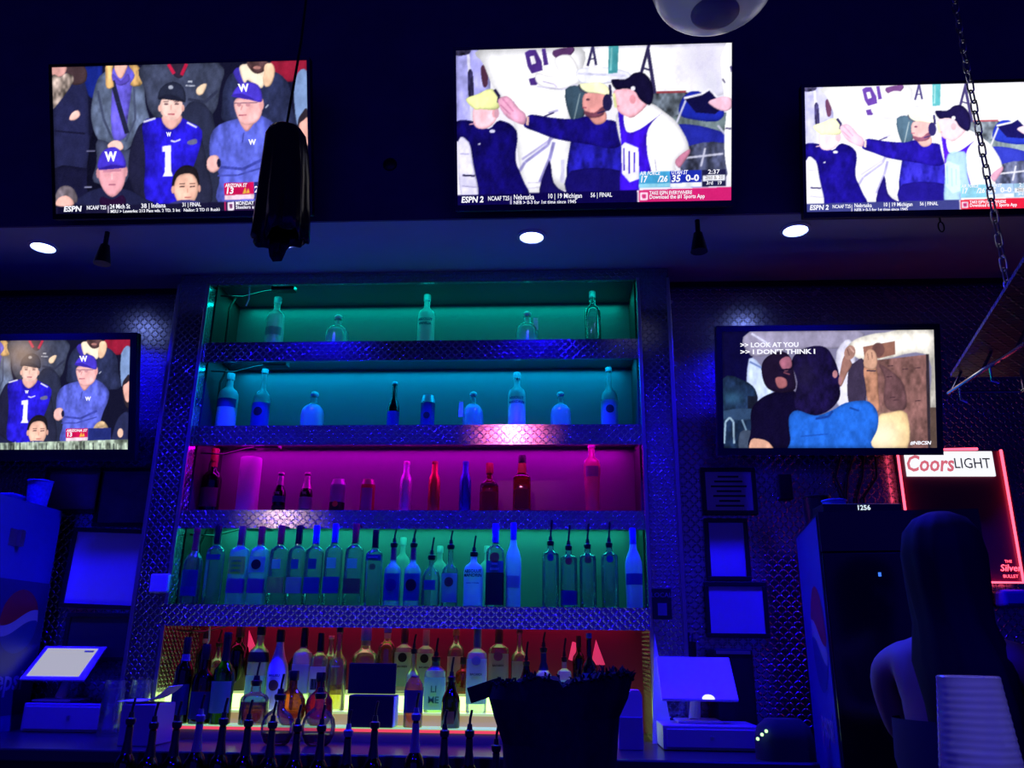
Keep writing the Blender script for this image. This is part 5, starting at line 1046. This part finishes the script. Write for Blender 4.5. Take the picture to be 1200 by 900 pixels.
# papers
def sheet(label, px, py, Zs, w, d, rz, curl=0.0, mat=PAPER, name='paper_sheet', cat='paper'):
    p = atz(px, py, Zs); bm = bmesh.new(); n_ = 10; top = []
    for i in range(n_ + 1):
        x = -w/2 + w * i / n_; z = curl * max(0, (i / n_ - .45)) ** 2 * 3.3
        top.append((bm.verts.new((x, -d/2, z)), bm.verts.new((x, d/2, z))))
    for A, B in zip(top, top[1:]): bm.faces.new((A[0], B[0], B[1], A[1]))
    o = obj(name, bm, mat, loc=(p.x, p.y, Zs + .003), rot=(0, 0, rz)); md = o.modifiers.new('thick', 'SOLIDIFY'); md.thickness = .0015
    return tag(o, label, cat)
q_ = at(176, 822, 3.08)
bm = bmesh.new(); add_box(bm, (q_.x - .06, 3.0, WT + .0005), (q_.x + .06, 3.16, q_.z - .004), .004); o = obj('storage_box', bm, GREY); tag(o, 'grey box under the curling menu sheet', 'box')
sheet('white menu sheet curling up beside the left cash drawer', 176, 822, q_.z, .17, .15, .1, .05)
CUPM = glass('clear_plastic_cup', (.9, .92, .95), .5, .12, body=(.7, .7, .75), bodyfac=.12)
for i, (px, py, lab) in enumerate(((166, 800, 'clear plastic cup stack behind the curling menu sheet'), (137, 792, 'clear plastic cup stack nearest the left tablet'))):
    p = atz(px, py + 25, WT); p.y = (3.375, 3.31)[i]; x = at(px, py, p.y).x
    t = thing('cup_stack', lab, 'cups', (x, p.y, WT + .0005), group='cups by the left pillar')
    for k in range(4): lathe('cup', [(.044, .0 + k * .03), (.034, .11 + k * .03), (0, .11 + k * .03)], CUPM, t, 24)
# right drawer with tablet
a = atz(778, 880, WT); Yr = a.y; b = at(893, 880, Yr); zt = at(800, 850, Yr).z; hl = zt - WT; wl = b.x - a.x
rd = thing('cash_drawer', 'pale cash drawer under the right tablet', 'cash drawer', (a.x, Yr, WT))
bm = bmesh.new(); add_box(bm, (0, .004, .003), (wl, min(.22, YF - .03 - Yr), hl), .004); obj('case', bm, DRW, rd); bm = bmesh.new(); add_box(bm, (.012, -.004, .012), (wl - .012, .004, hl - .012), .002); obj('drawer_front', bm, DRW, rd); bm = bmesh.new(); add_box(bm, (wl/2 - .006, -.008, hl*.45), (wl/2 + .006, -.004, hl*.6), .001); obj('lock', bm, STEEL, rd)
tr, p = tablet('tilted blue-lit tablet with one white dot on the right cash drawer', 816, 794, Yr + .12, .275, math.radians(42), False); stand(tr, p, zt)
q = at(760, 800, 3.3)
# napkin dispenser: grey base, slanting lid
p = atz(738, 866, WT + .03); p.y = min(p.y, 3.15); x0 = at(725, 860, p.y).x; x1 = at(754, 860, p.y).x; zm = at(738, 840, p.y).z; zt2 = at(745, 809, p.y).z
nd = thing('napkin_holder', 'pale napkin holder with a slanted top beside the right cash drawer', 'holder', (x0, p.y, WT))
bm = bmesh.new(); add_box(bm, (0, 0, .0005), (x1 - x0, .08, zm - WT), .003); obj('base', bm, GREY, nd)
bm = bmesh.new(); w = x1 - x0; hh = zt2 - zm; z0 = zm - WT
sec = [(0, z0), (w, z0), (w, z0 + hh * .8), (w * .9, z0 + hh), (w * .55, z0 + hh), (w * .42, z0 + hh * .85)]
A = [bm.verts.new((x, .002, z)) for x, z in sec]; B = [bm.verts.new((x, .078, z)) for x, z in sec]; bm.faces.new(A); bm.faces.new(B[::-1])
for i in range(6): j = (i + 1) % 6; bm.faces.new((A[i], A[j], B[j], B[i]))
obj('slanted_cover', bm, WHITE, nd)
# folded paper, pen cup, printer, black machine
p = at(770, 780, 3.38); bm = bmesh.new(); zz = at(770, 742, 3.38).z - WT
A = [bm.verts.new(v) for v in ((-.03, 0, 0), (.05, -.01, 0), (.045, .055, 0), (-.004, .02, zz))]
for f in ((0, 1, 3), (1, 2, 3), (2, 0, 3), (0, 2, 1)): bm.faces.new([A[i] for i in f])
o = obj('folded_menu', bm, PAPER, loc=(p.x, 3.372, WT + .001)); tag(o, 'pointed folded paper menu behind the right tablet', 'paper')
p = at(803, 770, 3.50); zz = at(803, 752, 3.50).z
pc = thing('pen_cup', 'black cup of pens standing behind the right tablet', 'cup', (p.x, 3.50, WT + .0005))
lathe('cup_body', [(0, 0), (.04, 0), (.045, zz - WT), (.042, zz - WT), (.037, .004), (0, .004)], BLACK, pc)
for dx, dy, hh, m in ((-.012, -.01, .05, WHITE), (.012, .005, .035, BLACK), (.022, -.012, .03, L_['navy']), (-.02, .012, .03, L_['red'])):
    tube('pen', [(dx * .4, dy * .4, .006), (dx * 1.4, dy * 1.4, zz - WT + hh)], .0045, m, pc, 8)
a = at(836, 760, 3.44); b = at(885, 800, 3.44)
pr_ = thing('receipt_printer', 'dark receipt printer behind the right tablet', 'printer', (a.x, 3.44, WT))
bm = bmesh.new(); add_box(bm, (0, 0, .0005), (b.x - a.x, .16, a.z - WT), .008); obj('case', bm, BLACK, pr_); bm = bmesh.new(); add_box(bm, (.01, -.003, a.z - WT - .02), (b.x - a.x - .01, .002, a.z - WT - .008)); obj('paper_slot', bm, STEEL, pr_)
a = atz(892, 900, WT + .02)
km = thing('card_machine', 'rounded black machine with three green lights right of the cash drawer', 'machine', (at(920, 880, 2.98).x, 2.98, WT))
w0 = at(955, 870, 2.98).x - at(888, 870, 2.98).x; h0_ = at(920, 842, 2.98).z - WT
bm = bmesh.new(); add_lathe(bm, [(0, .0005), (w0/2, .0005), (w0/2, h0_*.5), (w0*.45, h0_*.8), (w0*.3, h0_), (0, h0_*1.02)], 28, sq=3, sy=.7); obj('case', bm, BLACKMATT, km, True)
for px, py in ((884, 866), (889, 861), (894, 857)):
    q = at(px, py, 2.915); bm = bmesh.new(); bmesh.ops.create_uvsphere(bm, u_segments=10, v_segments=6, radius=.0055); obj('green_light', bm, emis('green_led', (.45, 1, .35), 2.0), km, True, loc=(q.x - km.location.x + .012, -w0 * .32, q.z - WT))

# ------------------------------------------------------------------ things hanging from the soffit
def hang_spot(label, px, y0, y1):
    p = atz(px, y0, ZS); p.y = max(p.y, YS + .05); x = at(px, y0, p.y).x; dz = at(px, y0, p.y).z - at(px, y1, p.y).z
    t = thing('hanging_microphone', label, 'speaker', (x, p.y, ZS), group='small black pendants under the televisions')
    tube('stem', [(0, 0, -.0005), (0, 0, -dz * .5)], .010, BLACK, t); lathe('shade', [(0, -dz * .4), (.018, -dz * .42), (.026, -dz * .7), (.034, -dz), (0, -dz * .99)], BLACK, t)
    return t
o = hang_spot('small black pendant below the upper left television', 126, 272, 309); o.name = 'pendant_speaker'
o = hang_spot('small black pendant below the right end of the middle television', 817, 258, 295); o.name = 'pendant_speaker'
p = atz(1101, 254, ZS); bm = bmesh.new(); add_tube(bm, [(0, 0, -.0003), (0, 0, -.025)], .004, 8); add_tube(bm, [(.011 * math.cos(a), 0, -.045 + .022 * math.sin(a)) for a in np.linspace(0, 2*PI, 17)[:-1]], .003, 6, True)
o = obj('ceiling_hook', bm, BLACK, None, True, loc=(p.x, max(p.y, YS + .03), ZS)); tag(o, 'small black ring hook under the upper right television', 'hook')
p = at(457, 193, YS); bm = bmesh.new(); add_lathe(bm, [(0, -.012), (.018, -.012), (.028, -.006), (.03, 0), (0, 0)], 20); bmesh.ops.rotate(bm, verts=bm.verts, matrix=Matrix.Rotation(-PI/2, 3, 'X'))
for v in bm.verts: v.co.y = -abs(v.co.y)
o = obj('wall_knob', bm, BLACK, None, True, loc=(p.x, YS - .0005, p.z)); tag(o, 'small round black fitting on the dark wall between two televisions', 'fitting')
# ceiling bowl lamp
Yc = 2.0; p = at(838, 16, Yc); 
bl = thing('bowl_lamp', 'frosted glass ceiling lamp bowl cut off by the top edge', 'lamp', (p.x, Yc, p.z), group=None)
R0 = .175
lathe('bowl', [(0, 0)] + [(R0 * math.sin(a), R0 * .55 * (1 - math.cos(a))) for a in np.linspace(.08, 1.5, 14)], pbr('bowl_glass', (.55, .57, .62), .25, emit=(.35, .38, .6), es=.10), bl, 36)
lathe('finial', [(0, -.006), (.05, -.005), (.07, .002), (.05, .008), (0, .008)], pbr('bowl_cap', (.3, .3, .36), .35), bl, 28)
lathe('fitter', [(R0 * 1.0, R0 * .5), (R0 * 1.03, R0 * .62), (.06, R0 * .8), (.02, R0 * 1.0), (0, R0 * 1.0)], STEEL, bl, 36)
tube('rod', [(0, 0, R0 * .9), (0, 0, 4.4 - p.z)], .012, STEEL, bl)

# overhead glass rack at right, hung on a chain
Zr = 2.32
a = atz(1114, 442, Zr); e = atz(1200, 306, Zr); xl = a.x
rk = thing('overhead_glass_rack', 'overhead glass rack with dark tread plate underside at right', 'rack', (0, 0, 0))
bm = bmesh.new(); pl = [(xl, a.y), (e.x, e.y), (e.x - .03, 1.05), (xl + .85, 1.05), (xl + .85, a.y)]
A = [bm.verts.new((x, y, Zr)) for x, y in pl]; B = [bm.verts.new((x, y, Zr + .012)) for x, y in pl]; bm.faces.new(A); bm.faces.new(B)
for i in range(5): j = (i + 1) % 5; bm.faces.new((A[i], A[j], B[j], B[i]))
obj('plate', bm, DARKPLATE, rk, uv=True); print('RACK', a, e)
z2_ = Zr - .07
for dx in (-.03, .22, .47):
    r0, r1 = Vector((xl + dx, a.y - .03, z2_)), Vector((xl + dx, 1.1, z2_))
    bm = bmesh.new(); add_tube(bm, [r0, r1], .007, 8); obj('rail', bm, CHROME, rk, True)
    for k in range(6):
        y = a.y - .06 - k * .22
        tube('hanger', [(xl + dx, y, z2_), (xl + max(dx, .012), y, Zr + .001)], .005, CHROME, rk, 6); tube('drop_hook', [(xl + dx, y - .05, z2_), (xl + dx, y - .05, z2_ - .05), (xl + dx + .02, y - .05, z2_ - .06)], .004, CHROME, rk, 6)
bm = bmesh.new(); add_tube(bm, [(xl - .03, a.y - .04, z2_), (xl + .5, a.y - .04, z2_)], .006, 8); obj('cross_bar', bm, CHROME, rk, True)
wg = thing('hanging_wine_glass', 'upside-down stem glass hanging in the overhead rack at right edge', 'glass', (xl + .095, 2.12, z2_ + .008))
lathe('glass_body', [(0, .004), (.036, .002), (.034, 0), (.006, -.008), (.0045, -.07), (.012, -.085), (.036, -.11), (.042, -.14), (.038, -.185), (.0365, -.185), (.040, -.14), (.034, -.112), (0, -.09)], CLEAR, wg, 28)
chn = thing('hanging_chain', 'long link chain hanging in front of the upper right television', 'chain', (0, 0, 0))
c0 = Vector((xl + .02, a.y - .25, Zr + .012)); c0 = at(1117, 402, 2.55); c0.x = max(c0.x, xl + .015); c0.z = Zr + .012
c1 = Vector((c0.x, c0.y, 4.4)); n_ = 48
Llen = (c1.z - c0.z) / n_
for i in range(n_):
    bm = bmesh.new(); hl_ = Llen * .62; r_ = .011; pts = []
    for a_ in np.linspace(0, 2*PI, 15)[:-1]: pts.append((r_ * math.cos(a_), 0, (hl_ - r_) * (1 if math.sin(a_) > 0 else -1) * (1 if abs(math.sin(a_)) > .05 else 0) + r_ * math.sin(a_)))
    add_tube(bm, pts, .0032, 6, True)
    obj('link', bm, STEEL, chn, True, loc=(c0.x, c0.y, c0.z + Llen * (i + .5)), rot=(0, 0, .5 + (PI/2 if i % 2 else 0)))

# cables under the lower right television
cb = thing('cable_bundle', 'thin dark cables hanging below the lower right television', 'cables', (0, 0, 0))
for k, (xa_, xb_) in enumerate(((985, 990), (1000, 992), (1012, 1004), (1026, 1012))):
    A = at(xa_, 535, YW - .02); B = at(xb_, 584, YW - .02); M_ = (A + B) / 2 + Vector((.02 * (k - 1.5), 0, 0)); tube('cable', [A, M_, B, B - Vector((0, 0, .25))], .005, BLACK, cb, 6)

# ------------------------------------------------------------------ the customers' bar, with a stack of cups
fb = thing('front_bar', 'customers bar counter in the foreground', 'counter', (0, 0, 0))
bm = bmesh.new(); add_box(bm, (-2.4, .55, 1.02), (2.4, 1.25, 1.06), .008); obj('bar_top', bm, WOOD, fb); bm = bmesh.new(); add_box(bm, (-2.3, .7, 0), (2.3, 1.15, 1.019)); obj('bar_front', bm, WOOD, fb)
Yk = 1.0; A = at(1100, 792, Yk); B = at(1168, 792, Yk)
cs_ = thing('plastic_cup_stack', 'tall stack of clear plastic cups turned upside down in the foreground', 'cups', ((A.x + B.x) / 2, Yk, 1.0605), group=None)
rt = (B.x - A.x) / 2; Ht = A.z - 1.06
N_ = 3; step = (Ht - .11) / (N_ - 1)
CUPS = glass('cloudy_plastic', (.86, .87, .92), .35, .2, body=(.75, .75, .8), bodyfac=.32)
for k in range(N_):
    z0 = k * step; rb = rt * 1.34; lean = .0
    pr_k = [(rb + .0025, z0), (rb + .0045, z0 + .002), (rb + .0025, z0 + .0045), (rb, z0 + .006)]
    for q in range(13):
        f_ = q / 13; rr_ = rb + (rt * 1.02 - rb) * f_; zz_ = z0 + .008 + .098 * f_
        pr_k += [(rr_, zz_), (rr_ + .0004, zz_ + .002), (rr_ - .0003, zz_ + .004)]
    bm = bmesh.new(); add_lathe(bm, pr_k + [(rt * 1.03, z0 + .106), (rt * 1.03, z0 + .1085), (rt * .98, z0 + .11), (0, z0 + .108)], 40); obj('cup', bm, CUPS, cs_, True)

# ------------------------------------------------------------------ the person at the cooler
def skin_mesh(name, verts, edges, radii, mat, parent=None, sub=2, root=0):
    me = bpy.data.meshes.new(name); me.from_pydata(verts, edges, []); o = link(name, me, None, parent)
    md = o.modifiers.new('skin', 'SKIN'); md.use_smooth_shade = True
    sv = me.skin_vertices[0].data if me.skin_vertices else None
    if sv is None:
        raise RuntimeError('no skin layer')
    for i, r in enumerate(radii): sv[i].radius = (r, r) if not isinstance(r, tuple) else r
    sv[root].use_root = True
    ss = o.modifiers.new('sub', 'SUBSURF'); ss.levels = sub; ss.render_levels = sub
    bpy.context.view_layer.update()
    ev = o.evaluated_get(bpy.context.evaluated_depsgraph_get()); nm = bpy.data.meshes.new_from_object(ev)
    o.modifiers.clear(); o.data = nm; nm.name = name; nm.materials.clear(); nm.materials.append(mat)
    for p_ in nm.polygons: p_.use_smooth = True
    bpy.data.meshes.remove(me); return o
PY = 2.12
sh = at(1078, 745, PY); zsh = sh.z       # shoulder line height
hx = at(1102, 690, PY).x
pe = thing('person', 'person with long dark hair and bare shoulder standing at the cooler, back turned', 'person', (hx, PY, 0), (0, 0, math.radians(-42)))
s_ = .965; print('SH', zsh)
V = []; E = []; RD = []
def add(p, r, par=None):
    V.append(tuple(c * s_ for c in p)); RD.append(r * s_ if not isinstance(r, tuple) else tuple(x * s_ for x in r))
    if par is not None: E.append((par, len(V) - 1))
    return len(V) - 1
pel = add((0, 0, .95), (.155, .115)); wa = add((0, .01, 1.10), (.125, .095), pel); ch = add((0, .03, 1.27), (.145, .105), wa); ut = add((0, .045, 1.375), (.10, .075), ch); nk = add((0, .06, 1.45), .05, ut); hd0 = add((0, .075, 1.53), (.07, .08), nk); hd1 = add((0, .075, 1.60), (.078, .095), hd0); hd2 = add((0, .07, 1.67), (.06, .075), hd1)
for sd in (-1, 1):
    sp = add((sd * .13, .04, 1.375), .058, ut); shd = add((sd * .185, .04, 1.355), .052, sp)
    el = add((sd * .182, .12, 1.19), .040, shd); wr = add((sd * .15, .33, 1.20), .026, el); pm = add((sd * .15, .37, 1.205), (.036, .018), wr)
    for k, (dx, ln) in enumerate(((-.026, .065), (-.009, .075), (.009, .072), (.026, .058))):
        b0 = add((sd * .15 + dx, .41, 1.208), .0095, pm); b1 = add((sd * .15 + dx * 1.15, .41 + ln * .55, 1.202), .0085, b0); add((sd * .15 + dx * 1.15, .41 + ln, 1.185), .0075, b1)
    th = add((sd * .15 - sd * .04, .365, 1.195), .011, pm); add((sd * .15 - sd * .058, .40, 1.185), .009, th)
    hp = add((sd * .09, 0, .87), .092, pel); kn = add((sd * .10, .01, .48), .058, hp); an = add((sd * .10, -.01, .09), .038, kn); add((sd * .105, .12, .035), (.035, .028), an)
body = skin_mesh('body', V, E, RD, SKIN, pe)
# sleeveless black top and trousers follow the body
def shell(name, rows, mat, off=0):
    bm = bmesh.new(); g = []
    for (z, cx, cy, rx, ry) in rows:
        g.append([bm.verts.new((s_ * (cx + rx * math.cos(t)), s_ * (cy + ry * math.sin(t)), s_ * z)) for t in np.linspace(0, 2*PI, 29)[:-1]])
    for A, B in zip(g, g[1:]):
        for i in range(28): j = (i + 1) % 28; bm.faces.new((A[i], A[j], B[j], B[i]))
    return obj(name, bm, mat, pe, True)
BLKTOP = pbr('black_top', (.012, .012, .015), .85)
shell('tank_top', [(.86, 0, 0, .185, .145), (.95, 0, 0, .175, .14), (1.10, 0, .01, .15, .12), (1.15, 0, .02, .165, .13), (1.245, .0, .03, .165, .13)], BLKTOP)
for sd in (-1, 1): shell('trouser_leg', [(.10, sd * .10, -.005, .058, .06), (.48, sd * .10, .01, .078, .08), (.70, sd * .095, .005, .10, .105), (.88, sd * .085, 0, .115, .13), (.95, sd * .08, 0, .10, .12)], BLKTOP)
for sd in (-1, 1):
    bm = bmesh.new(); add_box(bm, (s_*(sd*.105 - .045), -.07*s_, 0), (s_*(sd*.105 + .045), .18*s_, .075*s_), .03*s_, 3); obj('shoe', bm, BLACK, pe, True)
# long hair: a cap over the skull falling past the shoulders
bm = bmesh.new(); g = []
for (z, cx, cy, rx, ry) in ((1.752, 0, .065, .03, .03), (1.735, 0, .065, .065, .072), (1.70, 0, .06, .090, .108), (1.64, 0, .055, .100, .122), (1.56, .004, .045, .095, .114), (1.47, .012, .025, .090, .098), (1.38, .03, -.015, .108, .09), (1.28, .05, -.05, .105, .065), (1.18, .06, -.065, .095, .05), (1.10, .065, -.065, .07, .04), (1.06, .065, -.065, .03, .015)):
    g.append([bm.verts.new((s_ * (cx + rx * math.cos(t) * (1 + .06 * math.sin(9 * t + z * 14) * min(1, max(0, (1.72 - z) * 4)))), s_ * (cy + ry * math.sin(t) * (1 + .03 * math.sin(13 * t))), s_ * z)) for t in np.linspace(0, 2*PI, 49)[:-1]])
for A, B in zip(g, g[1:]):
    for i in range(48): j = (i + 1) % 48; bm.faces.new((A[i], A[j], B[j], B[i]))
bm.faces.new(g[0]); bm.faces.new(g[-1][::-1])
obj('long_hair', bm, HAIR, pe, True)
# face
for nm, c, r_, m in (('nose', (0, .175, 1.585), (.014, .02, .022), SKIN), ('eye', (-.032, .160, 1.615), (.013, .009, .009), WHITE), ('eye', (.032, .160, 1.615), (.013, .009, .009), WHITE), ('mouth', (0, .158, 1.545), (.024, .008, .008), L_['red'])):
    bm = bmesh.new(); bmesh.ops.create_uvsphere(bm, u_segments=14, v_segments=8, radius=1.0); bmesh.ops.scale(bm, verts=bm.verts, vec=tuple(x * s_ for x in r_)); obj(nm, bm, m, body, True, loc=tuple(x * s_ for x in c))

# ------------------------------------------------------------------ assumed, unseen lamps added behind the camera to glare in the tread plate
def added_glare_lamp(label, px, py, Ysrc, color, power, rad):  # added unseen lamp, set where the fascia mirrors it to the camera
    P = at(px, py, YF); d = (P - EYE).normalized(); d.y = -d.y
    S = P + d * ((Ysrc - P.y) / d.y)
    t = thing('added_pendant', label, 'lamp', S)
    bm = bmesh.new(); add_lathe(bm, [(.02, .2), (.06, .17), (.10, .06), (.104, .06), (.064, .175), (.02, .205)], 28); obj('shade', bm, BLACK, t, True)
    bm = bmesh.new(); bmesh.ops.create_uvsphere(bm, u_segments=20, v_segments=12, radius=rad); obj('bulb', bm, emis('bulb_' + label[:4], color, 50.0), t, True, loc=(0, .03, .10))
    lamp('added_beam', 'SPOT', (0, 0, 0), color, power, P - S, t, spot_size=math.radians(6.5), spot_blend=.9, shadow_soft_size=.05)  # narrow added beam, aimed at the glare spot on the fascia
    tube('flex', [(0, 0, .2), (0, 0, 4.4 - S.z)], .005, BLACK, t, 6)
added_glare_lamp('pink pendant lamp hanging behind the camera', 600, 508, -.5, (1.0, .16, .34), 45.0, .04)  # assumed source, added unseen for the pink glare on the second fascia
added_glare_lamp('warm white pendant lamp hanging behind the camera', 330, 607, -.5, (1.0, .62, .55), 7.0, .04)  # assumed source, added unseen for the warm glint on the third fascia

# added pendant, unseen, put over the bar to brighten the cup stack
lp = thing('added_pendant', 'added unseen lamp over the near right end of the bar', 'lamp', (.62, .25, 2.5))
lathe('shade', [(.02, .2), (.06, .17), (.10, .06), (.104, .06), (.064, .175), (.02, .205)], BLACK, lp, 28)
tube('flex', [(0, 0, .2), (0, 0, 1.9)], .005, BLACK, lp, 6)
lamp('added_beam', 'SPOT', (0, 0, .08), (1.0, .88, .80), 32.0, Vector((cs_.location.x, Yk, 1.2)) - Vector((.62, .25, 2.58)), lp, spot_size=math.radians(20), spot_blend=.8, shadow_soft_size=.04)
